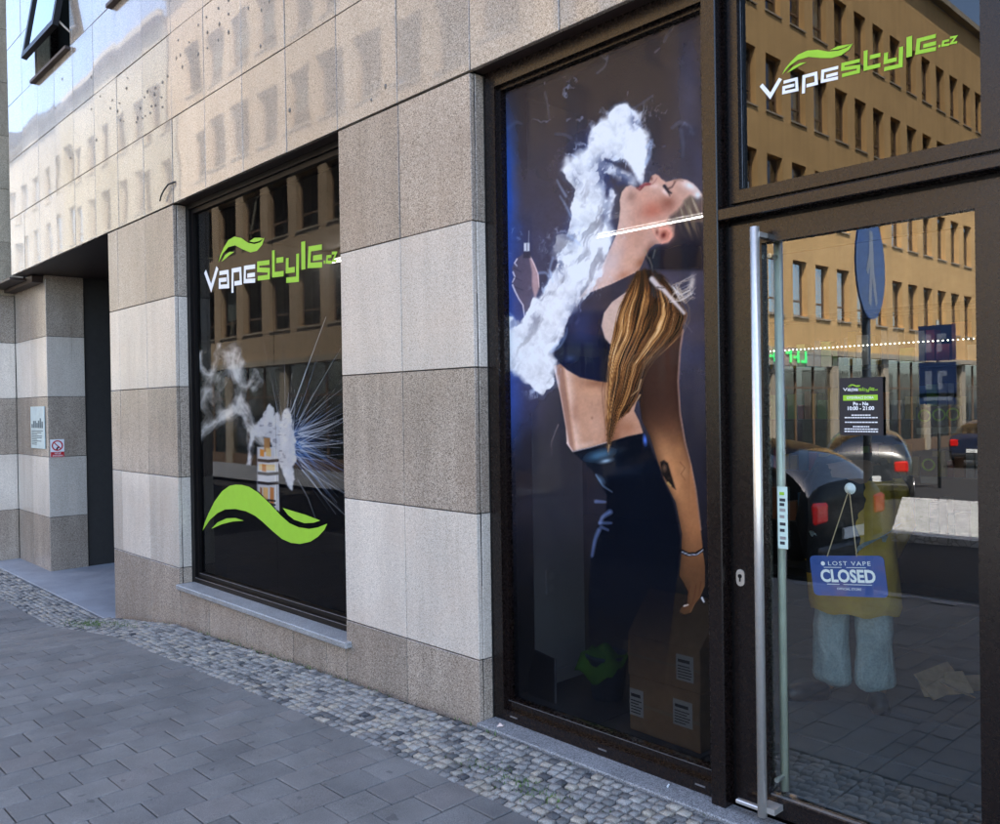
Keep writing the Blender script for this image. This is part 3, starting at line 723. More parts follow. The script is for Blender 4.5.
# lamps inside
def tube_lamp(p0, p1, label, es):
    t = thing('ceiling_tube_lamp', label, 'lamp', ((p0[0]+p1[0])/2, p0[1], p0[2]), 0, 'tube lamps on the shop ceiling'); hl = (p1[0]-p0[0])/2
    MB().box(-hl, hl, -.02, .02, .03, .125).build('housing', MT['int_white'], t)
    MB().tube([(-hl, 0, 0), (hl, 0, 0)], .0085, 10).build('tube', plain('lamp_tube', (.9, .9, .9), .4, emit=(1, .96, .9), es=es), t, True)
tube_lamp((-5.45, 3.45, 3.2), (-3.95, 3.45, 3.2), 'lit tube lamp on the shop ceiling seen through the large poster', 12)
tube_lamp((-8.25, 2.22, 3.2), (-6.9, 2.22, 3.2), 'lit tube lamp on the shop ceiling seen in the left window', 10)
sh = thing('display_shelf', 'dark display shelf with LED strip at the back of the shop', 'shelf', (-2.9, 4.05, -.014))
b = MB()
for z in (.02, .5, .95, 1.4, 1.85, 2.3): b.box(-1.6, 1.9, 0, .35, z, z+.03)
for x in (-1.63, -.45, .72, 1.9): b.box(x, x+.03, .001, .351, 0, 2.34)
b.box(-1.6, 1.9, .352, .365, 0, 2.34)
b.build('shelf_frame', MT['plastic_black'], sh)
b = MB()
for k in range(95): b.box(-1.58+k*.0365, -1.574+k*.0365, -.012, -.002, 2.037, 2.043)
tag(b.build('led_strip', plain('led', (.9, .9, .8), .4, emit=(1, .93, .75), es=2.6), sh), kind='stuff')
cols = [(.25, .10, .05), (.05, .12, .2), (.3, .3, .32), (.12, .25, .08), (.3, .22, .05), (.2, .03, .04)]
sm = [plain('pack_%d' % i, c, .5) for i, c in enumerate(cols)]
b = MB()
for z in (.53, .98, 1.43, 1.88):
    x = -1.55
    while x < 1.8:
        wdt = random.uniform(.05, .12); b.box(x, x+wdt*.85, .06, .2, z+.001, z+random.uniform(.12, .3), random.randrange(6)); x += wdt
tag(b.build('goods', sm, sh), kind='stuff')
for k, (x, y) in enumerate([(924.5, 417), (939, 416), (953, 415.5), (928.5, 466)]):
    p = PX(x, y, 3.96); t = thing('ring_poster', ['left', 'middle', 'right', 'lowest'][k]+' of the small dark posters with a green ring in the shop', 'poster', p, 0, 'small green ring posters')
    MB().box(-.065, .065, 0, .012, -.075, .075).build('board', MT['dark_print'], t)
    b = MB(); n = 20
    for q in range(n):
        a0, a1 = 2*math.pi*q/n, 2*math.pi*(q+1)/n
        b.quad([(r_*math.cos(a), -.002, r_*math.sin(a)+.01) for r_, a in ((.035, a0), (.05, a0), (.05, a1), (.035, a1))])
    b.build('ring', MT['green_vinyl'], t); MB().box(-.06, .06, -.001, .010, -.135, -.085).build('caption_card', MT['blind'], t)
dbs = thing('cardboard_scraps', 'torn cardboard scraps on the shop floor beside the standing person', 'cardboard', (-1.87, 2.0, -.014))
for k in range(5):
    b = MB(); x, y, a = random.uniform(-.2, .2), random.uniform(-.12, .12), random.uniform(0, 3)
    s1, s2, hh = random.uniform(.10, .18), random.uniform(.07, .12), random.uniform(.05, .15)
    pts = [(-s1, -s2, .0), (s1, -s2, .02), (s1*.9, s2*.2, hh), (-s1, s2*.3, hh*.8)]
    pts = [(x+p[0]*math.cos(a)-p[1]*math.sin(a), y+p[0]*math.sin(a)+p[1]*math.cos(a), p[2]+.004) for p in pts]
    b.quad(pts); o = b.build('scrap', MT['cardboard'], dbs); o.modifiers.new('s', 'SOLIDIFY').thickness = .006

# ------------------------------------------------------------------ the person in the shop, bent over, back turned to the door
def skin_mesh(name, pts, edges, radii, mat, parent, root=0, sub=2):
    me = bpy.data.meshes.new(name); me.from_pydata(pts, edges, []); me.update()
    o = obj(name, me, parent); o.modifiers.new('skin', 'SKIN')
    for i, r_ in enumerate(radii):
        sv = me.skin_vertices[0].data[i]; sv.radius = r_ if isinstance(r_, tuple) else (r_, r_); sv.use_root = (i == root)
    ss = o.modifiers.new('sub', 'SUBSURF'); ss.levels = sub; ss.render_levels = sub
    me.materials.append(mat)
    o.modifiers['skin'].use_smooth_shade = True
    return o
per = thing('person', 'person in light jeans and mustard and black jacket bending over inside the shop', 'person', (-2.05, 1.45, -.014), R(14))
B = {'pel': (0, 0, .92), 'ch': (-.03, .16, 1.10), 'sh': (-.06, .36, 1.20), 'nk': (-.08, .47, 1.20), 'hd': (-.09, .58, 1.15),
     'hL': (-.10, .0, .86), 'kL': (-.115, -.02, .47), 'aL': (-.12, .02, .09), 'tL': (-.135, -.02, .04),
     'hR': (.10, .0, .86), 'kR': (.115, -.01, .47), 'aR': (.125, .03, .09), 'tR': (.13, -.01, .04),
     'sL': (-.22, .33, 1.18), 'eL': (-.26, .26, .90), 'wL': (-.20, .12, .70), 'fL': (-.18, .06, .62), 'sR': (.12, .37, 1.17), 'eR': (.18, .42, .90), 'wR': (.10, .52, .70), 'fR': (.07, .55, .62)}
keys = list(B); E_ = [('pel', 'ch'), ('ch', 'sh'), ('sh', 'nk'), ('nk', 'hd'), ('pel', 'hL'), ('hL', 'kL'), ('kL', 'aL'), ('aL', 'tL'), ('pel', 'hR'), ('hR', 'kR'), ('kR', 'aR'), ('aR', 'tR'), ('sh', 'sL'), ('sL', 'eL'), ('eL', 'wL'), ('wL', 'fL'), ('sh', 'sR'), ('sR', 'eR'), ('eR', 'wR'), ('wR', 'fR')]
rad = {'pel': .13, 'ch': .13, 'sh': .11, 'nk': .055, 'hd': .09, 'hL': .085, 'kL': .058, 'aL': .04, 'tL': .03, 'hR': .085, 'kR': .058, 'aR': .04, 'tR': .03, 'sL': .055, 'eL': .042, 'wL': .03, 'fL': .035, 'sR': .055, 'eR': .042, 'wR': .03, 'fR': .035}
skin_mesh('body', [B[k] for k in keys], [(keys.index(a), keys.index(c)) for a, c in E_], [rad[k] for k in keys], plain('skin', (.42, .25, .17), .55), per)
hk = ['hd']; skin_mesh('hair', [(-.09, .56, 1.17), (-.09, .62, 1.19), (-.095, .66, 1.13)], [(0, 1), (1, 2)], [.09, .085, .07], plain('hair', (.03, .02, .015), .6), per)
def denim_mat():
    b = NB('denim'); co = b.objco(); mp = b.n('Mapping'); mp.inputs['Rotation'].default_value = (.5, .7, .3); mp.inputs['Scale'].default_value = (3.5, 7., 2.); b.l(co, mp.inputs['Vector'])
    f = b.noise(1.7, 4, .6, mp.outputs[0], dist=1.2); c = b.ramp(f, [(.3, (.30, .37, .38)), (.6, (.52, .60, .60)), (.8, (.64, .70, .68))])
    c = b.mix(1., c, b.ramp(b.noise(90, 2), [(.3, .8), (.7, 1.1)]), 'MULTIPLY'); return b.fin(c, .9, 0, .2, b.bump(f, .8, .03))
MT['shoe'] = plain('shoe_leather', (.008, .008, .009), .35)
jn = ['pel', 'hL', 'kL', 'aL', 'hR', 'kR', 'aR']
jp = [(0, 0, .97), (-.088, .0, .86), (-.100, -.02, .47), (-.108, -.01, .14), (.088, 0, .86), (.098, -.01, .47), (.108, .02, .14), (-.118, -.03, .075), (.112, .03, .075)]
skin_mesh('jeans', jp, [(0, 1), (1, 2), (2, 3), (0, 4), (4, 5), (5, 6), (3, 7), (6, 8)], [(.17, .145), .112, .100, .104, .112, .102, .104, (.125, .115), (.12, .12)], denim_mat(), per).modifiers.new('folds', 'DISPLACE')
dt = bpy.data.textures.new('cloth_folds', 'CLOUDS'); dt.noise_scale = .17; dt.noise_depth = 2
dm = [o for o in per.children if o.name.startswith('jeans')][0].modifiers['folds']; dm.texture = dt; dm.strength = .042; dm.mid_level = .5; dm.texture_coords = 'LOCAL'
for nm, pts in (('shoe', [(-.12, .0, .038), (-.21, -.08, .038), (-.33, -.17, .032)]), ('shoe', [(.11, .0, .038), (.13, -.07, .038), (.17, -.17, .032)])):
    skin_mesh(nm, pts, [(0, 1), (1, 2)], [.056, .06, .046], MT['shoe'], per, sub=1)
def jacket_mat():
    b = NB('jacket'); co = b.objco(); sx = b.n('SeparateXYZ'); b.l(co, sx.inputs[0])
    m1 = b.math('LESS_THAN', b.math('ADD', sx.outputs[2], b.math('MULTIPLY', b.noise(6, 2, .5, co), .10)), .74)
    m2 = b.math('MULTIPLY', b.math('GREATER_THAN', b.math('ADD', sx.outputs[0], b.math('MULTIPLY', b.noise(7, 2, .5, co), .1)), .11), b.math('LESS_THAN', sx.outputs[2], 1.16))
    m = b.math('MAXIMUM', m1, m2)
    c = b.mix(m, (.012, .012, .014), b.mix(b.noise(14, 3, .5, co), (.48, .27, .03), (.78, .50, .07)))
    return b.fin(c, .8, nrm=b.bump(b.noise(16, 3, .5, co), .5, .02))
rings = [(.01, -.01, .49, .215, .165), (.012, -.012, .53, .225, .172), (.0, .0, .70, .222, .178), (0, .0, .88, .215, .18), (-.01, .06, 1.04, .215, .18), (-.03, .17, 1.17, .21, .15), (-.06, .32, 1.25, .19, .12), (-.08, .43, 1.23, .11, .085), (-.08, .47, 1.22, .06, .055)]
b = MB(); n = 36
for (cx, cy, z, rx, ry) in rings:
    for k in range(n):
        a = 2*math.pi*k/n; f = 1+(.035*math.sin(5*a+z*4)+.022*math.sin(11*a-z*7))*(1 if z < 1.1 else .4)
        tz = .32*math.sin(a)*ry*max(0, min(1, (z-.9)*3)); b.v.append((cx+rx*f*math.cos(a), cy+ry*f*math.sin(a), z+tz+.008*math.sin(7*a)))
for i in range(len(rings)-1):
    for k in range(n): b.f.append([i*n+k, i*n+(k+1) % n, (i+1)*n+(k+1) % n, (i+1)*n+k]); b.m.append(0)
b.f.append([(len(rings)-1)*n+k for k in range(n)]); b.m.append(0)
JM = jacket_mat(); jk = b.build('jacket', JM, per, True)
for pts in ([(-.17, .30, 1.20), (-.24, .30, 1.10), (-.285, .26, .90), (-.22, .14, .72)], [(.08, .34, 1.19), (.15, .38, 1.08), (.19, .42, .90), (.11, .51, .72)]):
    MB().tube(pts, [.085, .082, .068, .055], 14).build('sleeve', JM, jk, True)

# ------------------------------------------------------------------ street furniture and cars behind the camera (mirrored in the door)
def zr(x): return zg(x)-.16
rs = thing('round_road_sign', 'round blue road sign on a grey pole by the kerb, mirrored in the door', 'road sign', (-3.22, -4.05, zg(-3.22)-.02))
MB().tube([(0, 0, 0), (0, 0, 3.35)], .035, 12).build('pole', plain('galvanised', (.22, .24, .24), .5, .6), rs, True)
def disc(b, r_, y, z, n=36, mi=0): b.add([(r_*math.cos(2*math.pi*k/n), y, z+r_*math.sin(2*math.pi*k/n)) for k in range(n)], [tuple(range(n))], mi)
sb = MB(); disc(sb, .45, -.0492, 0); disc(sb, .45, -.035, 0)
n = 36; sb.add([(.45*math.cos(2*math.pi*k/n), y, .45*math.sin(2*math.pi*k/n)) for y in (-.049, -.035) for k in range(n)], [(k, (k+1) % n, n+(k+1) % n, n+k) for k in range(n)])
BLUE = plain('sign_blue', (.02, .13, .50), .35, var=.04); NAVY2 = plain('sign_dimmed_white', (.12, .15, .22), .5); NAVY = plain('sign_navy', (.012, .028, .085), .35, var=.04)  # parking sign white and navy dimmed to imitate a hazy reflection
sp_ = sb.build('sign_plate', BLUE, rs); sp_.location = (0, 0, 2.82); sp_.rotation_euler = (0, 0, R(81))
b = MB(); b.add([(x, -.0505, z) for x, z in [(-.05, .30), (.05, .30), (.06, .12), (.16, -.05), (.10, -.08), (.04, .0), (.10, -.32), (.02, -.34), (-.02, -.1), (-.12, -.33), (-.19, -.30), (-.08, -.02), (-.07, .12)]], [tuple(range(13))])
b.build('pictogram', MT['white_vinyl'], sp_)
ps = thing('parking_signs', 'pole with stacked blue square parking signs across the road', 'road sign', (-7.24, -16.8, zr(-7.24)))
MB().tube([(0, 0, 0), (0, 0, 3.7)], .035, 10).build('pole', plain('galvanised2', (.22, .24, .24), .5, .6), ps, True)
for z, h_ in ((3.2, .78), (2.38, .78), (1.85, .24)):
    q = MB().box(-.39, .39, .04, .055, z-.39 if h_ > .5 else z, z-.39+h_ if h_ > .5 else z+h_).build('sign_plate', NAVY, ps)
    b = MB(); b.box(-.26, -.12, .056, .058, z-.2, z+.2) if h_ > .5 else b.box(-.3, .3, .056, .058, z+.08, z+.16)
    if h_ > .5: b.box(.0, .2, .056, .058, z+.08, z+.2); b.box(.0, .1, .056, .058, z-.2, z+.0799)
    b.build('pictogram', NAVY2, q)
def make_car(name, label, loc, rz, paint):
    t = thing(name, label, 'car', loc, rz, 'cars parked across the road')
    st = [(-2.05, .70, .36, .86, .0), (-2.02, .82, .27, .97, .05), (-1.72, .86, .22, 1.0, .44), (-.75, .88, .20, .99, .52), (.15, .88, .20, .97, .48), (.80, .87, .20, .96, .05), (1.45, .85, .22, .90, .0), (1.95, .76, .28, .76, .0), (2.08, .58, .38, .62, .0)]
    b = MB()                                           # cross sections along the length; rear at -x
    for (x, hw, zl, zw, cab) in st:
        ring = [(hw*.80, zl), (hw, zl+.14), (hw, zw-.12), (hw*.94, zw), (hw*.74 if cab else hw*.6, zw+max(cab, .02)), (0, zw+max(cab, .02)+.03)]
        full = ring+[(-y, z) for y, z in ring[-2::-1]]
        b.v += [(x, y, z) for y, z in full]
    k = 11
    for i in range(len(st)-1):
        for j in range(k-1):
            gl = j in (3, 6) and (2 <= i <= 3) or (j in (4, 5) and i in (1, 4))
            gl = gl or (j in (3, 6) and i in (1, 4))
            b.f.append([i*k+j, (i+1)*k+j, (i+1)*k+j+1, i*k+j+1]); b.m.append(1 if gl else 0)
        b.f.append([i*k, i*k+k-1, (i+1)*k+k-1, (i+1)*k]); b.m.append(2)
    b.f.append(list(range(k))); b.m.append(0); b.f.append(list(range((len(st)-1)*k, len(st)*k))[::-1]); b.m.append(0)
    bo = b.build('body', [paint, MT['car_glass'], MT['rubber']], t, True)
    s = bo.modifiers.new('s', 'SUBSURF'); s.levels = 2; s.render_levels = 2
    for x in (-1.3, 1.28):
        for sy in (-1, 1):
            wh = MB().tube([(x, sy*.68, .31), (x, sy*.86, .31)], .31, 20).build('wheel', MT['rubber'], t); MB().tube([(x, sy*.80, .31), (x, sy*.872, .31)], .20, 16).build('rim', MT['bead'], wh)
    for sy in (-1, 1):
        MB().cbox(-2.06, -1.90, sy*.62-.13, sy*.62+.13, .68, .90, .03).build('tail_light', plain('tail_red', (.5, .01, .01), .25, emit=(1, .02, .02), es=.10), t)
        MB().cbox(1.92, 2.06, sy*.58-.15, sy*.58+.15, .56, .68, .03).build('headlight', MT['lamp_lens'], t)
    MB().box(-2.098, -2.072, -.26, .26, .50, .61).build('number_plate', MT['paper'], t)
    MB().cbox(-2.10, -1.95, -.75, .75, .30, .46, .03).build('bumper', MT['plastic_black'], t)
    return t
MT['lamp_lens'] = plain('lamp_lens', (.10, .10, .11), .2)
MT['car_glass'] = glass('car_glass', .12, 1.2, (.06, .07, .07), .02)
def paintm(n, c, coat=.8, sp=.6): m = plain(n, c, .3, 0, sp, .05); m.node_tree.nodes['Principled BSDF'].inputs['Coat Weight'].default_value = coat; return m
make_car('parked_car', 'dark grey hatchback parked with its tail lights towards the shop', (-8.26, -15.5, zr(-8.3)), R(-113), paintm('paint_grey', (.03, .035, .04)))
make_car('parked_car', 'black hatchback parked left of the grey one in the mirrored street', (-10.6, -14.3, zr(-10.6)), R(-113), paintm('paint_black', (.012, .012, .014)))
make_car('parked_car', 'black hatchback parked lengthwise at the kerb in front of the shop', (-6.1, -5.62, zr(-6.1)), R(182), paintm('paint_dulled_black', (.005, .005, .006), .0, .12))  # paint darkened and dulled so its mirror image stays dark
make_car('parked_car', 'dark blue hatchback parked farther along the mirrored street', (-9.3, -27.5, zr(-9.3)), R(-90), paintm('paint_blue', (.012, .02, .05)))
# ------------------------------------------------------------------ lettering and vinyl on the glass
def text_verts(s, size=1., bold=0., spacing=1.):
    cu = bpy.data.curves.new('t', 'FONT'); cu.body = s; cu.size = size; cu.resolution_u = 3; cu.offset = bold; cu.space_character = spacing; cu.align_x = 'CENTER'
    o = bpy.data.objects.new('t', cu); COL.objects.link(o); dg = bpy.context.evaluated_depsgraph_get()
    me = bpy.data.meshes.new_from_object(o.evaluated_get(dg)); vs = [v.co.copy() for v in me.vertices]; fs = [list(p.vertices) for p in me.polygons]
    bpy.data.objects.remove(o); bpy.data.meshes.remove(me); bpy.data.curves.remove(cu); return vs, fs
def put_text(b, s, cx, y, zb, width, mi=0, bold=0., hscale=1., spacing=1.):
    vs, fs = text_verts(s, 1., bold, spacing); x0 = min(v.x for v in vs); x1 = max(v.x for v in vs); k = width/(x1-x0)
    b.add([(cx+(v.x-(x0+x1)/2)*k, y, zb+v.y*k*hscale) for v in vs], [f for f in fs], mi)
# logo: strokes measured on the light over the door (zoomed pixels), unrolled onto the glass plane, normalised
def lpx(u, v):
    p = PX(755+u/4.762, 30+v/4.762, .145); return (p.x, p.z)
_A = lpx(22, 262); _B = lpx(960, 45); LW = _B[0]-_A[0]
TILT = (lpx(735, 125)[1]-lpx(72, 326)[1])/(lpx(735, 125)[0]-lpx(72, 326)[0])
_base = lpx(72, 326)
def lnorm(u, v):
    x, z = lpx(u, v); return ((x-_A[0])/LW, (z-_base[1]-TILT*(x-_base[0]))/LW)
def stroke(b, pts, wd, mi):
    """flat stroke of even width with square ends, mitred"""
    P = [Vector(p) for p in pts]; L = []; Rr = []
    for i, p in enumerate(P):
        d0 = (P[i]-P[i-1]).normalized() if i else (P[1]-P[0]).normalized(); d1 = (P[i+1]-P[i]).normalized() if i < len(P)-1 else d0
        n0 = Vector((-d0.y, d0.x)); n1 = Vector((-d1.y, d1.x)); m = (n0+n1)
        m = m.normalized() if m.length > .2 else n0
        k = wd/2/max(.55, m.dot(n0)); q = p.copy()
        L.append(q+m*k); Rr.append(q-m*k)
    for i in range(len(P)-1): b.add([(L[i].x, 0, L[i].y), (L[i+1].x, 0, L[i+1].y), (Rr[i+1].x, 0, Rr[i+1].y), (Rr[i].x, 0, Rr[i].y)], [(0, 1, 2, 3)], mi)
LET = {'V': ([[(30, 262), (74, 314), (122, 231)]], .0215), 'a': ([[(137, 249), (198, 233), (201, 284), (137, 298), (138, 274), (188, 262)]], .016),
       'p': ([[(231, 302), (234, 222), (290, 207), (293, 254), (246, 266)]], .017), 'e': ([[(397, 178), (324, 196), (321, 244), (396, 228)], [(340, 221), (395, 207)]], .016),
       's': ([[(500, 145), (420, 164), (419, 186), (494, 174), (493, 198), (415, 217)]], .017), 't': ([[(528, 98), (527, 184), (598, 167)], [(548, 130), (598, 118)]], .019),
       'y': ([[(625, 108), (623, 152), (676, 139)], [(697, 80), (694, 169), (616, 187)]], .019), 'l': ([[(736, 31), (735, 128)]], .026),
       'f': ([[(862, 28), (780, 49), (774, 107), (863, 89)], [(802, 77), (863, 62)]], .018),
       'dot': ([[(874, 78), (884, 75.5)]], .010), 'c': ([[(926, 48), (898, 55), (894, 74), (926, 69)]], .010), 'z': ([[(930, 37), (958, 31), (934, 64), (963, 58)]], .010)}
SW = [(130, 212), (145, 183), (170, 152), (205, 118), (250, 98), (300, 94), (350, 103), (395, 99), (435, 86), (466, 64), (450, 92), (412, 120), (365, 134), (310, 133), (255, 128), (205, 143), (165, 172)]
SW2 = [(358, 96), (395, 77), (435, 70), (460, 68), (425, 84), (390, 94)]; SW3 = [(152, 205), (180, 176), (215, 158), (247, 153), (210, 172), (180, 190)]
def logo(parent, x0, zb, width, y, tilt=0., dot=True):
    for name, letters, mi in (('logo_white_letters', 'V a p e', 'white_vinyl'), ('logo_green_letters', 's t y l f dot c z', 'green_vinyl')):
        b = MB()
        for L in letters.split():
            for st in LET[L][0]: stroke(b, [lnorm(*q) for q in st], LET[L][1], 0)
        if mi == 'green_vinyl':
            for sh_ in (SW, SW2, SW3): b.add([(lnorm(*q)[0], 0, lnorm(*q)[1]) for q in sh_], [tuple(range(len(sh_)))], 0)
        b.v = [(x0+v[0]*width, y, zb+v[2]*width+tilt*v[0]*width) for v in b.v]
        me = b.mesh(name, MT[mi], fix=False); o = obj(name, me, parent)
logo(wt, _A[0], _base[1]+TILT*(_A[0]-_base[0]), LW, .1435, TILT)
pa, pb = PX(204, 268, .155), PX(341, 256, .155)
logo(wl, pa.x, PX(212, 291, .155).z, 2.04, .1545, 0.)
WV = [(52, 402), (65, 350), (90, 290), (130, 210), (180, 142), (230, 106), (270, 98), (310, 99), (360, 112), (420, 150), (500, 225), (570, 302), (630, 355), (690, 382), (760, 393), (820, 383), (882, 358), (862, 400), (820, 445), (770, 478), (700, 493), (640, 486), (580, 460), (520, 410), (450, 345), (400, 305), (340, 275), (270, 260), (200, 263), (150, 287), (100, 332)]
WV2 = [(108, 393), (150, 350), (210, 323), (270, 320), (325, 338), (250, 344), (180, 361)]; WV3 = [(585, 253), (650, 273), (740, 300), (835, 337), (790, 352), (730, 355), (660, 331), (620, 300)]
b = MB()
for P_ in (WV, WV2, WV3):
    q = [PX(195+u/6.667, 470+v/6.667, .1545) for u, v in P_]; b.add([(p.x, .1545, p.z) for p in q], [tuple(range(len(q)))])
tag(b.build('green_wave', MT['green_vinyl'], wl, fix=False), 'bright green vinyl wave near the foot of the window')

# ------------------------------------------------------------------ printed pictures on the glass: painted point by point on a fine grid
_tab = rng.random((64, 64))
def vn(x, y):
    xi = np.floor(x).astype(int); yi = np.floor(y).astype(int); fx = x-xi; fy = y-yi; fx = fx*fx*(3-2*fx); fy = fy*fy*(3-2*fy)
    g = lambda a, c: _tab[(a*7+c*3) % 64, (c*5+a) % 64]
    return (g(xi, yi)*(1-fx)+g(xi+1, yi)*fx)*(1-fy)+(g(xi, yi+1)*(1-fx)+g(xi+1, yi+1)*fx)*fy
_tab = rng.random((64, 64))
def vn(x, y):
    xi = np.floor(x).astype(int) % 64; yi = np.floor(y).astype(int) % 64; fx = x-np.floor(x); fy = y-np.floor(y); fx = fx*fx*(3-2*fx); fy = fy*fy*(3-2*fy)
    x1 = (xi+1) % 64; y1 = (yi+1) % 64
    return (_tab[xi, yi]*(1-fx)+_tab[x1, yi]*fx)*(1-fy)+(_tab[xi, y1]*(1-fx)+_tab[x1, y1]*fx)*fy
def fbm(x, y, o=5, g=.55):
    s = 0; a = 1; t = 0
    for k in range(o): s = s+a*vn(x*2**k+13.7*k, y*2**k+5.3*k); t += a; a *= g
    return s/t
def ridged(x, y, o=4):
    s = 0; a = 1; t = 0
    for k in range(o): s = s+a*(1-np.abs(2*vn(x*2**k+31.1*k, y*2**k+17.9*k)-1)); t += a; a *= .55
    return s/t
def sst(a, b_, x): t = np.clip((x-a)/(b_-a), 0, 1); return t*t*(3-2*t)
def sdf(pts, X, Y):                                     # inside positive, in photo pixels
    P = np.array(pts, float); n = len(P); d = np.full(X.shape, 1e9); ins = np.zeros(X.shape, bool)
    for i in range(n):
        ax, ay = P[i]; bx, by = P[(i+1) % n]; ex, ey = bx-ax, by-ay
        t = np.clip(((X-ax)*ex+(Y-ay)*ey)/(ex*ex+ey*ey+1e-9), 0, 1); d = np.minimum(d, (X-ax-t*ex)**2+(Y-ay-t*ey)**2)
        c = ((ay > Y) != (by > Y)); xi = ax+(Y-ay)*ex/(ey if abs(ey) > 1e-9 else 1e-9); ins ^= c & (X < xi)
    return np.where(ins, 1, -1)*np.sqrt(d)
def line(pts, X, Y, w0, w1=None, soft=.7):              # coverage of a stroke
    w1 = w0 if w1 is None else w1; P = np.array(pts, float); n = len(P)-1; best = np.zeros(X.shape)
    for i in range(n):
        ax, ay = P[i]; bx, by = P[i+1]; ex, ey = bx-ax, by-ay; t = np.clip(((X-ax)*ex+(Y-ay)*ey)/(ex*ex+ey*ey+1e-9), 0, 1)
        wd = w0+(w1-w0)*(i+t)/n; d = np.sqrt((X-ax-t*ex)**2+(Y-ay-t*ey)**2); best = np.maximum(best, np.clip((wd/2+soft/2-d)/soft, 0, 1))
    return best
def cr(pts, m=6):                                       # smooth curve through the points
    P = [np.array(q, float) for q in pts]; out = []
    for i in range(len(P)-1):
        a, b_, c, d = P[max(i-1, 0)], P[i], P[i+1], P[min(i+2, len(P)-1)]
        for k in range(m): t = k/m; out.append(tuple(.5*((2*b_)+(c-a)*t+(2*a-5*b_+4*c-d)*t*t+(3*b_-a-3*c+d)*t**3)))
    return out+[tuple(P[-1])]
class Paint:
    def __init__(s, X, Y): s.X, s.Y = X, Y; s.C = np.zeros(X.shape+(3,)); s.A = np.zeros(X.shape)
    def over(s, col, a):
        a = np.clip(a, 0, 1); col = np.asarray(col, float)
        if col.max() > 1.5: col = col/255.
        if col.ndim == 1: col = np.broadcast_to(col, s.C.shape)
        na = a+s.A*(1-a); s.C = np.where(na[:, None] > 1e-4, (col*a[:, None]+s.C*(s.A*(1-a))[:, None])/np.maximum(na, 1e-4)[:, None], s.C); s.A = na
    def poly(s, pts, col, al=1., soft=1.): s.over(col, al*np.clip(sdf(pts, s.X, s.Y)/soft+.5, 0, 1))
    def blob(s, cx, cy, rx, ry, col, al, rot=0.):
        c, q = math.cos(rot), math.sin(rot); dx, dy = s.X-cx, s.Y-cy; u = (dx*c+dy*q)/rx; v = (-dx*q+dy*c)/ry; s.over(col, al*np.exp(-(u*u+v*v)*1.4))
    def line(s, pts, col, w0, w1=None, al=1., soft=.8): s.over(col, al*line(pts, s.X, s.Y, w0, w1, soft))
    def clipped(s, mask, fn):                           # paint with fn, keep only inside mask
        C, A = s.C.copy(), s.A.copy(); fn(); m = np.clip(mask, 0, 1)
        s.C = s.C*m[:, None]+C*(1-m)[:, None]; s.A = s.A*m+A*(1-m)
def print_mat(name):
    b = NB(name); at = b.n('Attribute', attribute_name='ink'); b.l(at.outputs['Color'], b.b.inputs['Base Color']); b.b.inputs['Roughness'].default_value = .55; b.b.inputs['Specular IOR Level'].default_value = .02
    tr = b.n('BsdfTransparent'); mx = b.n('MixShader'); b.l(at.outputs['Alpha'], mx.inputs[0]); b.l(tr.outputs[0], mx.inputs[1]); b.l(b.b.outputs[0], mx.inputs[2]); b.l(mx.outputs[0], b.o.inputs[0]); return b.m
def printed(name, x0, x1, z0, z1, y, nx, nz, fn, parent, label, gain=1.):
    gx, gz = np.meshgrid(np.linspace(x0, x1, nx), np.linspace(z0, z1, nz), indexing='ij')
    P = np.stack([gx.ravel(), np.full(gx.size, y), gz.ravel()], 1); X, Y, _ = topx(P)
    pt = Paint(X, Y); fn(pt)
    lin = np.where(pt.C <= .04045, pt.C/12.92, ((np.clip(pt.C, 0, 1)+.055)/1.055)**2.4)*gain; lin = np.minimum(lin, .93)
    idx = np.arange(nx*nz).reshape(nx, nz); F_ = np.stack([idx[:-1, :-1], idx[1:, :-1], idx[1:, 1:], idx[:-1, 1:]], -1).reshape(-1, 4)
    keep = pt.A[F_].max(1) > .004; F_ = F_[keep]
    used = np.unique(F_); rem = -np.ones(nx*nz, int); rem[used] = np.arange(len(used)); F_ = rem[F_]; P = P[used]; col = np.concatenate([lin[used], np.minimum(pt.A[used, None], .94)], 1)
    me = bpy.data.meshes.new(name); me.vertices.add(len(P)); me.vertices.foreach_set('co', P.astype(np.float32).ravel())
    me.loops.add(F_.size); me.loops.foreach_set('vertex_index', F_.ravel().astype(np.int32)); me.polygons.add(len(F_)); me.polygons.foreach_set('loop_start', (np.arange(len(F_))*4).astype(np.int32))
    me.update(calc_edges=True); a = me.attributes.new('ink', 'FLOAT_COLOR', 'POINT'); a.data.foreach_set('color', col.astype(np.float32).ravel())
    me.materials.append(print_mat(name+'_ink')); o = obj(name, me, parent); tag(o, label); return o

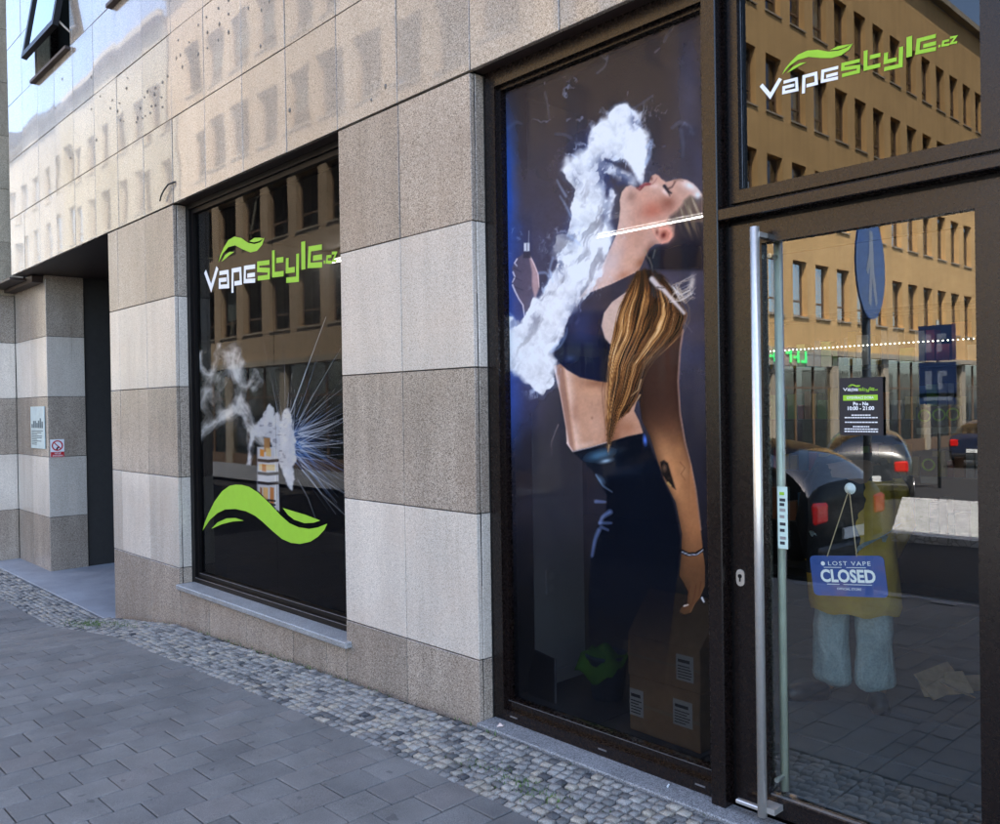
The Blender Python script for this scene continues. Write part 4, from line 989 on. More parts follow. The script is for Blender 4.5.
SMOKE = [(641, 184), (644, 166), (646, 150), (648, 136), (643, 128), (638, 124), (641, 114), (632, 111), (626, 106), (620, 105), (613, 109), (607, 116), (600, 122), (592, 128), (588, 138), (587, 147), (580, 152), (575, 158), (570, 161), (566, 158), (562, 170), (568, 180), (573, 190), (572, 205), (570, 220), (566, 232), (556, 234), (553, 250), (556, 262), (553, 278), (547, 288), (538, 297), (533, 296), (528, 312), (520, 322), (512, 318), (504, 316), (501, 325), (501, 345), (505, 362), (510, 371), (520, 379), (530, 386), (538, 391), (544, 395), (548, 390), (553, 381), (556, 368), (558, 360), (551, 353), (556, 345), (562, 335), (566, 322), (575, 310), (582, 300), (592, 290), (600, 279), (605, 266), (610, 253), (615, 240), (613, 232), (608, 222), (612, 208), (616, 195), (611, 190), (607, 197), (603, 190), (602, 180), (606, 172), (614, 174), (622, 180), (630, 186), (636, 184), (631, 174), (622, 170), (612, 166), (606, 160), (620, 158), (630, 166)]
def woman(p):
    X, Y = p.X, p.Y; n1 = fbm(X/22, Y/22); n2 = fbm(X/7+9, Y/7); n3 = ridged(X/16+3*n1, Y/16+3*n1)
    # dark translucent ground, bluer at the left edge and fading out downwards
    fade = 1-sst(330, 470, Y)*.55-sst(480, 620, Y)*.4
    p.over(np.array([7, 7, 9]), .60+.12*sst(430, 560, Y)); p.over(np.array([92, 78, 74]), .52*fade+0*X)  # near-black film dims the room behind; brown makes up for weakened reflections
    p.over([62, 66, 105], np.clip(.34*fade*sst(90, 240, Y)*(.5+n1), 0, 1))
    p.over([34, 84, 190], np.clip((1-sst(502, 523+10*n1, X+.012*(412-Y)))*.9*sst(60, 190, Y)*(1-sst(395, 470, Y)), 0, 1))
    p.over([66, 70, 118], np.clip((1-sst(505, 560, X))*.55*sst(190, 290, Y)*(1-sst(400, 450, Y)), 0, 1))
    p.blob(690, 90, 16, 70, [80, 92, 140], .28); p.blob(700, 170, 8, 40, [66, 76, 120], .25); p.blob(590, 150, 26, 26, [38, 50, 90], .5)
    # thin drifting wisps over the ground
    wis = sst(.80, .93, ridged(X/34+2.2*fbm(X/40, Y/40), Y/46+2.2*n1))*sst(.45, .7, fbm(X/30+40, Y/30))*(1-sst(230, 300, Y))
    p.over([165, 180, 215], wis*.42)
    for q in ([(672, 128), (680, 122), (690, 126), (693, 134)], [(681, 130), (683, 142), (683, 156)], [(634, 108), (645, 101), (653, 95)], [(597, 73), (605, 66), (608, 55)], [(655, 52), (660, 48)], [(664, 42), (668, 34), (674, 26)], [(508, 128), (516, 122), (522, 124)], [(545, 92), (548, 108), (549, 118)], [(556, 134), (566, 135), (571, 138)]):
        p.line(cr(q), [175, 195, 235], 1.6, .5, .16, 4.)
    # arm, far side of the torso
    ARM = [(668, 300), (682, 318), (683, 330), (680, 345), (678, 382), (679.5, 413), (684.5, 442), (691, 465), (695.5, 490), (701.5, 537), (703, 552), (705, 566), (705, 586), (700, 598), (695, 604), (691, 613), (684, 615), (679, 612), (681, 607), (687, 604), (688, 592), (684, 584), (679, 576), (681, 556), (682, 534), (676, 503), (664, 479), (657, 459), (650, 437), (642, 421), (639, 400), (641, 380), (648, 350)]
    m = np.clip(sdf(ARM, X, Y)+.5, 0, 1); ds = sdf(ARM, X, Y)
    base = np.array([66, 40, 30])[None]*(1-sst(395, 470, Y))[:, None]+np.array([150, 98, 62])[None]*sst(395, 470, Y)[:, None]
    base = base*(1-.42*sst(515, 580, Y))[:, None]*(.80+.28*np.clip((X-640)/60, 0, 1))[:, None]*(1-.35*np.exp(-np.abs(ds)/3.)*(X < 690))[:, None]
    base = np.clip(base+(40*np.exp(-((X-(660+(Y-430)*.27))/9.)**2)*sst(420, 450, Y)*(1-sst(480, 520, Y)))[:, None]*np.array([1, .75, .5]), 0, 255)
    p.over(base, m*.97)
    p.line([(683, 330), (680, 350), (678, 382), (680, 413), (685, 442), (691, 465), (696, 490), (701, 530)], [205, 150, 120], 1.8, 1.2, .55, 1.5)
    p.blob(684, 470, 5, 9, [205, 150, 105], .35); p.blob(679, 452, 6, 12, [175, 120, 75], .35)
    for q in ([(680, 462), (685, 468), (681, 474), (685, 480)],): p.line(q, [90, 50, 30], 1.2, .8, .5)
    # fingers
    for q in ([(690, 585), (687, 600), (684, 610)], [(696, 585), (694, 598), (690, 608)], [(701, 582), (699, 596)]): p.line(q, [70, 34, 20], 1.1, .7, .55)
    p.line([(681, 551), (688, 554.5), (696, 554), (703.5, 549.5)], [10, 10, 14], 4., 3.6); p.line([(682, 552), (689, 555), (697, 554.5), (703, 550)], [200, 205, 215], 1., 1., .8); p.line([(684, 606), (688, 605)], [230, 215, 200], 1.5, 1.2, .8)
    p.line([(702, 598), (704, 602)], [225, 225, 225], 2, 1.5, .8)
    # tattoo: small dark oval emblem on the forearm
    p.poly([(660, 462), (664, 460), (668, 463), (670, 470), (673, 480), (676, 490), (672, 487), (667, 482), (662, 474)], [18, 15, 16], .9, 1.5); p.blob(664.5, 468, 2.2, 3.5, [150, 110, 80], .6); p.line([(668, 483), (671, 486)], [200, 160, 90], 2.2, 1.2, .7)
    # trousers
    leg = [(572, 451), (590, 447), (608, 442), (628, 436), (645, 433), (650, 446), (657, 462), (664, 482), (674, 505), (680, 535), (678, 570), (672, 620), (664, 690), (628, 690), (630, 640), (624, 640), (618, 690), (590, 690), (588, 600), (591, 556), (596, 530), (606, 512), (607, 495), (592, 470)]
    p.poly(leg, [7, 11, 20], .93*(1-.9*sst(560, 690, Y)), 2.)
    def trous():
        p.blob(600, 455, 17, 6, [70, 110, 135], .85, -.25); p.blob(606, 461, 7, 2.2, [190, 220, 235], .8, -.2); p.blob(622, 470, 34, 8, [18, 30, 46], .6); p.blob(600, 480, 7, 4, [120, 150, 175], .5, .8)
        p.blob(645, 440, 2.2, 6, [90, 130, 230], .95, -.1); p.blob(640, 510, 20, 50, [9, 14, 24], .6)
        p.line([(596, 475), (603, 486), (612, 492)], [140, 165, 190], 1.5, .6, .6, 1.6)
    p.clipped(sdf(leg, X, Y)+.5, trous)
    for q, w_ in (([(596, 501.5), (605, 502)], 2.6), ([(610, 512), (603, 517), (600, 523)], 4.), ([(600, 523), (611, 523)], 2.), ([(601, 527), (608, 530)], 1.5), ([(599, 530), (595, 540), (592, 556)], 3.4)): p.line(cr(q), [132, 152, 200], w_, w_*.5, .62, 3.6)
    p.line([(558, 425), (551, 443), (553, 455)], [190, 160, 150], 1.6, .8, .25, 2.)
    # belly
    bel = [(553.5, 366), (560, 394), (566, 428), (567, 443), (572, 451), (590, 447), (608, 442), (628, 436), (643, 433), (639, 421), (634, 411), (638, 395), (640, 375), (606, 376), (570, 362)]
    p.poly(bel, [184, 136, 108], 1., 1.2)
    def belly():
        p.over([226, 190, 170], .75*(1-sst(0, 11, X-(565+(Y-374)*.135)))*sst(-1, 2.2, X-(565+(Y-374)*.135)))
        p.over([148, 106, 88], .9*(1-sst(-2.2, -.2, X-(565+(Y-374)*.135)))); p.over([228, 205, 195], .8*np.exp(-((X-(554.5+(Y-366)*.17))/1.6)**2))
        p.over([118, 68, 42], .75*np.exp(-((X-613)/9.)**2)*sst(372, 400, Y)); p.blob(575, 412, 5, 16, [150, 100, 76], .6); p.blob(592, 388, 14, 10, [206, 150, 112], .6); p.blob(600, 383, 22, 6, [120, 74, 52], .7)
        p.blob(597, 428, 12, 16, [196, 150, 124], .6); p.blob(628, 428, 10, 10, [150, 96, 68], .7); p.blob(592, 418, 1.2, 1.6, [110, 70, 55], .5); p.blob(585, 445, 12, 3, [222, 188, 170], .5, -.25)
    p.clipped(sdf(bel, X, Y)+.5, belly)
    p.line([(567, 443), (573, 451.5), (590, 447.5), (608, 442)], [225, 205, 200], 1.2, .8, .7, 1.2)
    # chest and neck and face
    skin = [(622, 192), (626, 187), (631, 185), (636, 187.5), (640, 188), (642, 184), (645, 182.5), (649, 183), (651, 178), (652, 175.5), (655.5, 174), (658.5, 175.5), (661.5, 179), (666, 182), (670, 181), (674, 179.6), (681, 178.8), (687, 180), (693, 183.5), (698, 188.5), (703, 196), (703, 222), (690, 222), (676, 220), (674, 236), (668, 243), (655, 244), (650, 248), (645, 257), (641, 266), (638, 272), (612, 285), (588, 294), (578, 300), (590, 284), (600, 272), (606, 258), (611, 247), (616, 236), (619, 222), (620.5, 208), (620, 200)]
    p.poly(skin, [196, 150, 130], 1., 1.3)
    def face():
        p.over([206, 168, 150], .8*(1-sst(0, 16, X-(620+(210-Y)*.02)+np.maximum(0, Y-225)*.28)))
        p.blob(652, 210, 16, 11, [172, 92, 72], .85, -.35); p.blob(668, 203, 10, 9, [120, 62, 48], .75, -.4); p.blob(632, 197, 7, 6, [120, 84, 74], .6, -.3); p.blob(643, 196, 12, 5, [196, 140, 118], .6, -.5)
        p.blob(655, 186, 6, 3.2, [226, 186, 170], .8, .1); p.blob(665, 192, 6, 2.5, [236, 206, 194], .85, .8); p.blob(690, 186, 10, 5, [240, 226, 220], .95, .45); p.blob(698, 196, 5, 8, [245, 240, 238], .9)
        p.blob(645, 225, 12, 9, [196, 146, 124], .6); p.blob(637, 240, 12, 16, [178, 128, 104], .5, .6); p.blob(650, 252, 6, 12, [92, 54, 40], .75, .35); p.blob(641, 263, 9, 6, [128, 74, 48], .75, -.5); p.blob(628, 262, 10, 12, [206, 154, 124], .55, .6)
        p.blob(608, 275, 12, 9, [214, 168, 146], .7, -.4); p.blob(600, 288, 14, 3, [220, 180, 160], .6, -.4); p.blob(624, 275, 8, 4, [168, 104, 72], .6, -.4)
    p.clipped(sdf(skin, X, Y)+.5, face)
    p.line([(640.5, 187), (644.5, 184.5), (650, 184)], [120, 40, 46], 3.4, 2.4, .85, 1.4); p.line([(637, 188), (640, 190), (643, 187)], [98, 36, 36], 2., 1.2, .8, 1.4); p.blob(651.5, 178.5, 1.6, 2.6, [96, 50, 44], .8); p.line([(652, 184), (655, 181.5), (657, 178)], [150, 95, 84], 1.2, .8, .7, 1.5)
    p.line([(664.5, 186), (668, 191), (671, 193)], [24, 22, 34], 3.4, 1.8, .9, 1.4); p.line([(667, 189), (672, 187), (675, 182)], [70, 46, 44], 2., 1.4, .75, 1.6); p.line([(668, 192), (670, 196)], [30, 22, 28], 1.4, .8, .8); p.line([(674, 181), (679, 179.5), (683, 181)], [110, 72, 62], 1.6, 1., .6, 2.)
    # pulled-back hair on the head, dark shade behind neck
    hh = [(703, 196), (698, 198), (690, 196), (685, 200), (682, 206), (676, 212), (670, 216), (668, 222), (673, 228), (674, 238), (668, 244), (657, 246), (650, 250), (646, 258), (651, 270), (703, 270)]
    p.poly(hh, [30, 27, 32], .62, 4.)
    def hairback():
        s = fbm((X*.35+Y*.95)/40+4, (X*.95-Y*.35)/3.2, 3)
        p.over([112, 96, 76], sst(.45, .75, s)*.85*(1-sst(226, 244, Y))); p.over([196, 178, 158], sst(.66, .8, s)*.6*(1-sst(205, 225, Y))); p.over([20, 18, 26], sst(226, 262, Y)*.75)
    p.clipped(sdf(hh, X, Y)/4+.5, hairback)
    for q in ([(649, 258), (652, 266), (651.5, 275)], [(645, 250), (648, 258)], [(655, 250), (653, 258)], [(688, 206), (689, 214)]): p.line(q, [150, 140, 112], 1.2, .6, .6, 1.2)
    p.blob(665.5, 234, 8.5, 8.5, [205, 120, 96], .95, .3); p.line([(660, 229), (667, 228.5), (671.5, 233), (669, 240), (662, 243)], [226, 150, 128], 2.2, 1.8, .9, 1.2); p.blob(663.5, 235, 3., 4, [84, 28, 26], .85, .4); p.line([(653, 230), (656, 236), (660, 242)], [214, 150, 126], 2.2, 1.4, .8, 1.4); p.blob(657, 232, 1.8, 3, [110, 50, 42], .7)
    # top
    top = [(588, 293.5), (612, 284), (638, 271.5), (650, 270), (656, 284), (640, 294), (626, 292), (612, 302), (604, 313), (601.5, 326), (605, 338), (611, 344), (640, 345), (640, 382), (608, 382.5), (597, 381), (580, 377.5), (567, 370), (558, 362), (553, 354), (558, 344), (563, 334), (568, 318), (578, 302)]
    p.poly(top, [17, 22, 44], 1., 1.2)
    def tp():
        p.over([54, 47, 55], .9*(1-sst(308, 316, Y+(X-590)*.05))); p.blob(585, 335, 14, 12, [26, 38, 78], .6); p.over([38, 38, 48], .7*np.exp(-((Y-352-(X-590)*.02)/6.)**2)); p.over([10, 12, 22], .7*np.exp(-((X-605)/5.)**2)*sst(320, 350, Y)); p.blob(570, 358, 6, 4, [60, 75, 110], .6)
    p.clipped(sdf(top, X, Y)+.5, tp)
    sk2 = [(626, 292), (612, 302), (604, 313), (601.5, 326), (605, 338), (610, 344), (640, 345), (660, 300)]
    p.poly(sk2, [196, 164, 146], 1., 1.2); p.over([150, 112, 94], .6*np.clip(sdf(sk2, X, Y)/2, 0, 1)*sst(618, 634, X))
    # long ponytail
    tail = [(636, 271.5), (646, 268), (655, 270), (664, 276), (672, 287), (682, 305), (686, 314), (684, 322), (680, 330), (676, 338), (670, 344), (660, 349), (650, 358), (644, 368), (641, 382), (638, 398), (629, 412), (617, 422), (613.5, 434), (610, 446), (608, 453), (606.5, 440), (606, 422), (607, 392), (608, 365), (609, 352), (613, 330), (620, 304), (629, 284)]
    yk = [262, 271, 285, 300, 315, 330, 345, 365, 390, 420, 440, 456]
    cx_ = np.interp(Y, yk, [646, 646, 650, 651, 650, 646, 638, 628, 622, 614, 610, 608]); hw_ = np.interp(Y, yk, [3, 10, 22, 30, 35, 34, 30, 20, 17, 8, 4, 1.2])
    wav = 5.*(fbm(X/30+7, Y/26+3, 3)-.5); u = (X+wav-cx_)/hw_
    wv = fbm(u*1.6+5, Y/55, 2)
    s1 = fbm(u*6+2.2*wv+3, Y/120+wv, 4, .62); s2 = fbm(u*23+4*wv+8, Y/95+2, 3, .6); s3 = fbm(u*48+6*wv, Y/60, 2, .6)
    td = sdf(tail, X, Y); ed = td+5.*(s2-.5)+3.*(s3-.5)
    hm = sst(-1.2, 1.6, ed)
    tone = np.clip(.27+1.4*(s1-.5)+.9*(s2-.5)+.5*(s3-.5), 0, 1)
    tone = tone*(.45+.75*np.exp(-((Y-(338-.5*(X-630)))/52.)**2)+.18*sst(380, 400, Y)*(1-sst(410, 440, Y)))*(1-.55*(1-sst(274, 300, Y)))*(1-.35*sst(.35, .9, u))
    tone = np.clip(tone, 0, 1)[:, None]
    hc = np.array([[26, 15, 10], [74, 43, 22], [136, 88, 46], [196, 144, 86], [236, 200, 150]], float); tk = np.array([0, .25, .5, .75, 1.])
    hcol = np.stack([np.interp(tone[:, 0], tk, hc[:, c]) for c in range(3)], 1)
    p.over(hcol, hm)
    for k in range(90):
        r_ = random.Random(900+k); uu = r_.uniform(-1.12, 1.12); y0 = r_.uniform(272, 380); y1 = y0+r_.uniform(30, 80); am = r_.uniform(-.12, .12)
        q = [(float(np.interp(yy, yk, [646, 646, 650, 651, 650, 646, 638, 628, 622, 614, 610, 608])+(uu+am*math.sin((yy-y0)/18.))*np.interp(yy, yk, [3, 10, 22, 30, 35, 34, 30, 20, 17, 8, 4, 1.2])), yy) for yy in np.linspace(y0, min(y1, 455), 7)]
        p.line(q, r_.choice([[222, 178, 118], [176, 122, 66], [40, 24, 14], [236, 200, 150], [96, 58, 30]]), .55, .25, r_.uniform(.15, .45), .7)
    p.line([(652, 279), (658, 286), (663, 289), (670, 297), (678, 306), (684, 313)], [222, 205, 198], 5.2, 3., .85, 2.2); p.line([(657, 287), (664, 288)], [36, 26, 26], 1.4, 1.2, .7)
    for q in ([(641, 380), (638, 390), (631, 396)], [(640, 395), (636, 402)], [(609, 445), (608, 452)]): p.line(q, [196, 156, 110], 1.4, .6, .8)
    # blown ends of the tied hair
    for k in range(26):
        r_ = random.Random(k); x0, y0 = 690+r_.uniform(-3, 3), 276+r_.uniform(0, 22); q = [(672+r_.uniform(-4, 8), 288+r_.uniform(-6, 14)), ((x0+674)/2+r_.uniform(-3, 3), y0+r_.uniform(2, 8)), (x0, y0), (x0+r_.uniform(-1, 4), y0-r_.uniform(-4, 5))]
        p.line(q, [200, 176, 150] if k % 3 else [235, 225, 215], .9, .5, .35 if k % 2 else .6, .9)
    p.blob(692, 283, 3.2, 9, [225, 205, 185], .75, .15); p.line([(684, 322), (692, 332)], [150, 140, 140], .8, .5, .3)
    # raised hand with the device
    p.poly([(523, 254), (529, 253), (531, 258), (535, 266), (538, 274), (539, 288), (534, 300), (531, 312), (524, 312), (522, 304), (515, 292), (512, 283), (514, 275), (512, 268), (517, 258)], [92, 80, 92], .85, 2.)
    p.poly([(529, 256), (532, 260), (536, 268), (538.5, 276), (539, 288), (535, 300), (532, 286), (532, 272)], [176, 142, 140], .9, 2.); p.line([(530, 256), (534, 264), (538, 274), (539, 287)], [235, 205, 200], 1.3, .9, .8)
    for q in ([(517, 259), (514.5, 263), (517, 266)], [(513, 272), (515, 277), (512.5, 282)], [(512.5, 285), (515, 291), (519, 299), (523, 305), (524.5, 316), (524.5, 328)]): p.line(q, [232, 222, 230], 1.4, .9, .85, .9)
    for q in ([(514, 268), (521, 272)], [(514, 277), (522, 281)], [(515, 287), (523, 290)]): p.line(q, [60, 52, 66], 1.2, .8, .6)
    p.poly([(524, 243), (529.5, 243), (529.5, 251), (524, 251)], [205, 205, 210], .95, 1.); p.line([(527, 244), (527, 250)], [90, 90, 100], 1.4, 1.4, .7); p.line([(529, 231), (528.6, 243)], [190, 190, 200], .8, .8, .5); p.poly([(523.5, 252), (530.5, 252), (531, 258), (523, 258)], [60, 55, 66], .9, 1.)
    p.C = np.clip(p.C*(1+.09*(fbm(X/2.2+3, Y/2.2, 2)-.5)+.10*(fbm(X/9+1, Y/9, 3)-.5))[:, None], 0, 1)
    # the smoke
    d = sdf(SMOKE, X, Y); edge = d+4.2*(fbm(X/11, Y/11, 4, .5)-.5)*2+2.*(n2-.5)
    lx = -(X-640)*.5+(Y-190)*.86+14*n1; ly = (X-640)*.86+(Y-190)*.5+16*(n1-.5)
    str_ = fbm(lx/30, ly/8, 4, .55); wsoft = 1.6+9.*sst(.45, .75, fbm(X/26+21, Y/26+4, 3)); soft = np.clip(.5+edge/wsoft, 0, 1); soft = soft*soft*(3-2*soft)
    thin = sst(205, 262, Y)*(1-sst(300, 335, Y))*sst(10, -8, np.abs(X-585)-60)
    dens = np.clip(.97+.03*n1-.42*sst(.50, .68, 1-str_)*sst(170, 205, Y)*(1-sst(325, 350, Y))*(1-.5*np.clip(d/22, 0, 1)), 0, 1)
    shade = np.clip(.95+.20*(n1-.5)+.16*(n2-.5)-.13*sst(.56, .72, 1-str_)*sst(175, 215, Y), .45, 1.)
    colr = np.stack([246*shade, 244*np.minimum(1, shade*1.01), 240*np.minimum(1, shade*1.03)], 1); warm = sst(240, 300, Y)*.5
    colr = colr*(1-warm[:, None])+np.stack([242*shade, 236*shade, 234*shade], 1)*warm[:, None]
    fine = np.clip(.5+1.6*(fbm(X/4.2+5*n1, Y/4.2+5*n1, 3)-.5), 0, 1); colr = colr*(.93+.10*fine)[:, None]
    p.over([120, 150, 205], .13*sst(-6, -.5, edge)*(1-soft)); p.over(colr, soft*dens)
    wsp = sst(.70, .92, ridged(X/13+2.4*n1, Y/15+2.4*fbm(X/17+3, Y/17), 4))*sst(-15, -2, d)*(1-sst(0, 5, d))*sst(.35, .6, fbm(X/20+2, Y/20+9)); p.over([214, 222, 240], .55*wsp)
    # dark curls inside the column under the mouth, blue rags at its edges
    hol = sst(.60, .78, ridged(X/11+2*n1, Y/11+1.5*n2, 3))
    for cx, cy, rx, ry, al in ((607, 160, 9, 7, .85), (612, 176, 15, 9, .9), (600, 172, 9, 13, .8), (623, 180, 8, 6, .8), (608, 192, 5, 8, .7), (634, 121, 5, 8, .8), (577, 178, 5, 9, .5), (570, 232, 8, 14, .55), (560, 262, 6, 16, .6), (592, 136, 4, 8, .4), (575, 315, 10, 16, .5), (606, 212, 6, 14, .55)):
        g = np.exp(-(((X-cx)/rx)**2+((Y-cy)/ry)**2)); p.over([44, 54, 88], al*g*np.clip(.25+1.1*hol, 0, 1)*(.4+.9*n2))
    for q in ([(646, 148), (652, 140), (650, 150), (646, 162)], [(643, 168), (650, 156), (651, 148)], [(551, 352), (560, 346), (566, 335), (567, 328)], [(553, 348), (563, 338)], [(553, 258), (550, 270), (553, 282)], [(505, 318), (508, 313), (514, 318), (516, 325)], [(539, 273), (546, 273), (549, 279), (546, 286), (543, 292)], [(568, 235), (575, 240), (581, 246)], [(571, 216), (566, 206), (560, 196)], [(566, 196), (560, 186), (557, 180)]): p.line(cr(q), [176, 198, 232], 2.2, .7, .45, 2.6)
    p.blob(610, 265, 10, 22, [206, 190, 190], .45, .5); p.blob(582, 322, 12, 22, [40, 58, 104], .5, .5)
def spark(p):
    X, Y = p.X, p.Y; n1 = fbm(X/14, Y/14); n2 = fbm(X/5+9, Y/5)
    p.over([9, 9, 11], .6+0*X); p.over([16, 16, 20], .25*sst(300, 420, Y)); p.over([9, 10, 16], .80*sst(395, 520, Y+.25*(X-200))); p.over([70, 66, 52], .35*(1-sst(205, 236, X))*sst(330, 350, Y)*(1-sst(420, 470, Y)))
    cx, cy = 286, 442; rr = random.Random(5)
    g = np.exp(-(np.hypot(X-297, Y-440)/17.)**2); p.over([60, 110, 210], .45*g)
    def ray(a, L, al, w_, cl):
        c, s_ = math.cos(R(a)), -math.sin(R(a)); ox, oy = cx+rr.uniform(-5, 7), cy+rr.uniform(-13, 12); r0 = rr.uniform(8, 15); bend = rr.uniform(-2, 2)
        p.line([(ox+r0*c, oy+r0*s_*1.25), (ox+.55*L*c+bend*.5, oy+.66*L*s_), (ox+L*c, oy+1.25*L*s_+bend)], cl, w_, w_*.25, al, .75)
    for k in range(70): ray(rr.uniform(5, 105), rr.uniform(34, 82), rr.uniform(.2, .6), rr.uniform(.5, 1.), [200, 205, 215] if rr.random() < .7 else [150, 175, 225])
    for k in range(46): ray(rr.uniform(-58, -16), rr.uniform(36, 74), rr.uniform(.25, .75), rr.uniform(.5, 1.1), [190, 210, 245] if rr.random() < .6 else [90, 140, 225])
    for k in range(22): ray(rr.uniform(-14, 26), rr.uniform(40, 74), rr.uniform(.3, .8), rr.uniform(.6, 1.1), [215, 225, 245])
    for k in range(12): ray(rr.uniform(105, 150), rr.uniform(26, 50), rr.uniform(.12, .3), .6, [200, 200, 205])
    for q, al in (([(291, 412), (307, 368), (326, 317)], .9), ([(299, 420), (322, 380), (341, 348)], .6), ([(300, 425), (325, 402), (343, 388)], .6), ([(302, 437), (325, 428), (344, 418)], .85), ([(302, 446), (325, 445), (345, 443)], .8), ([(300, 450), (322, 456), (345, 454)], .6), ([(302, 466), (325, 482), (346, 494)], .7), ([(302, 470), (322, 494), (345, 515)], .8), ([(298, 480), (308, 498), (316, 520)], .6)): p.line(q, [225, 232, 245], 1.1, .4, al*.85, .8)
    # smoke at the left: soft folded veils with bright rims
    n3 = fbm(X/9+31, Y/9+12, 4)
    wx = X+7*(fbm(X/12, Y/12, 3)-.5); wy = Y+7*(fbm(X/12+50, Y/12+20, 3)-.5)
    veils = (([(199, 352), (201, 366), (208, 374), (214, 368), (216, 354), (219, 345)], 5, .55), ([(222, 352), (226, 364), (222, 380), (218, 396), (222, 410)], 7, .35), ([(234, 352), (233, 366), (239, 384), (238, 402), (231, 412), (222, 416)], 12, .75), ([(243, 362), (240, 374), (244, 387), (251, 382), (255, 370), (260, 382), (254, 389)], 6, .45),
             ([(238, 404), (246, 418), (254, 432), (264, 446)], 9, .65), ([(240, 398), (250, 414), (258, 432)], 5, .4), ([(206, 390), (203, 404), (208, 418), (201, 434)], 7, .4), ([(230, 410), (220, 420), (208, 428), (201, 438)], 8, .5), ([(214, 372), (210, 388), (214, 404), (224, 414)], 8, .28), ([(250, 430), (250, 446), (249, 464)], 5, .5))
    for q, w_, al in veils:
        q = cr(q); m = line(q, wx, wy, w_, w_*.55, w_*.9); p.over([236, 236, 238], min(1., al*1.5)*m*np.clip(.40+1.4*(n3-.2), 0, 1))
        off = w_*.42
        for sg in (-1, -.2, 1): ph = rr.uniform(0, 6); p.over([246, 246, 248], al*.8*line([(a+sg*off+1.6*math.sin(ph+i*.5), c+1.2*math.cos(ph+i*.4)) for i, (a, c) in enumerate(q)], X+.5*(wx-X), Y+.5*(wy-Y), 1.4, .5, 1.5)*np.clip(.2+1.5*(n3-.25), 0, 1))
    hz = [(199, 350), (232, 345), (262, 370), (258, 400), (264, 440), (246, 450), (222, 425), (199, 440)]; p.over([214, 212, 206], .20*sst(-6, 8, sdf(hz, X, Y))*sst(.42, .62, n3))
    # splash
    spl = [(262, 418), (266, 408), (270, 404), (273, 408), (274, 416), (278, 412), (281, 420), (283, 414), (284, 410), (289, 408), (291, 416), (293, 428), (296, 440), (295, 452), (296, 460), (293, 466), (294, 478), (292, 490), (287, 486), (284, 476), (281, 466), (276, 458), (272, 446), (270, 438), (262, 436), (254, 436), (250, 450), (251, 466), (247, 464), (249, 448), (252, 430)]
    d = sdf(spl, X, Y); p.over(np.stack([205+45*n2, 208+42*n2, 222+33*n2], 1), sst(-1.5, 1.5, d+4*(n2-.5))*(.86+.14*n1)); p.over([90, 90, 106], .45*sst(.60, .78, fbm(X/5+2, Y/3.2, 3))*np.clip(d/2, 0, 1)*(1-sst(284, 288, X)))
    # the tank
    p.poly([(257, 447), (278, 447), (279.5, 512), (257, 490)], [214, 214, 222], .96, 1.); p.poly([(264, 438), (270, 438), (270, 452), (264, 452)], [176, 128, 80], .9, 1.)
    for x0, x1, y0, y1, c in ((260, 264, 449, 456, [226, 140, 50]), (266, 271, 448, 456, [240, 196, 130]), (259, 276, 464, 470, [236, 200, 140]), (262, 266, 464, 471, [196, 120, 50]), (263, 268, 487, 499, [232, 180, 110]), (270, 274, 487, 503, [196, 120, 60]), (260, 262, 487, 494, [150, 90, 50]), (275, 277, 449, 510, [246, 246, 250])): p.poly([(x0, y0), (x1, y0+.8), (x1, y1+.8), (x0, y1)], c, .9, 1.)
    for y in (460, 473, 482.5): p.line([(257.5, y), (268, y+1.2), (277.5, y+.4)], [34, 30, 34], 3., 3., .92, 1.)
    for y in (500, 504, 508): p.line([(268+(y-500)*.6, y), (275, y+1)], [24, 20, 20], 1.8, 1.8, .9, .8)
    p.line([(257.3, 448), (257.5, 492)], [120, 120, 132], 1.2, 1.2, .7)
printed('poster_print', -3.291, -2.064, .03, 3.234, .162, 290, 730, woman, wp, 'tall print of a woman in a navy top blowing white smoke', 1.25)
printed('window_print', -7.132, -4.73, .20, 3.25, .170, 330, 640, spark, wl, 'print of white smoke and sparks around a metal tank', 1.2)

# ------------------------------------------------------------------ small signs
hs = thing('opening_hours_sign', 'small black opening hours sign with green band on the door glass', 'sign', (-1.395, .1175, 1.555))
MB().box(-.080, .080, 0, .0035, -.106, .106).build('plate', MT['dark_print'], hs)
logo(hs, -.066, .058, .128, -.001)
MB().box(-.066, .062, -.0012, -.0004, .022, .042).build('green_band', MT['green_vinyl'], hs)
b = MB(); put_text(b, 'OTEVÍRACÍ DOBA', -.002, -.0018, .028, .10, bold=.01); put_text(b, 'Po - Ne', 0, -.0012, .004, .056, bold=.03); put_text(b, '10:00 - 21:00', 0, -.0012, -.013, .098, bold=.03)
for z, w_ in ((-.034, .07), (-.043, .122), (-.060, .12), (-.076, .06), (-.085, .124), (-.094, .124)):
    x = -w_/2
    while x < w_/2: l_ = random.uniform(.004, .012); b.box(x, min(x+l_, w_/2), -.0014, -.0006, z, z+.0042); x += l_+.0022
b.build('lettering', MT['white_vinyl'], hs, fix=False)
p0 = PX(848, 489, .145)
cs = thing('closed_sign', 'blue CLOSED sign hanging on strings behind the door glass', 'sign', (-1.487, .190, .91)); cs.rotation_euler = (0, R(-6.5), 0)
rc = .018; o_ = []
for sx, sz, a0 in ((1, 1, 0), (-1, 1, 90), (-1, -1, 180), (1, -1, 270)):
    for k in range(5): a = R(a0+22.5*k); o_.append((sx*(.145-rc)+rc*math.cos(a), sz*(.077-rc)+rc*math.sin(a)))
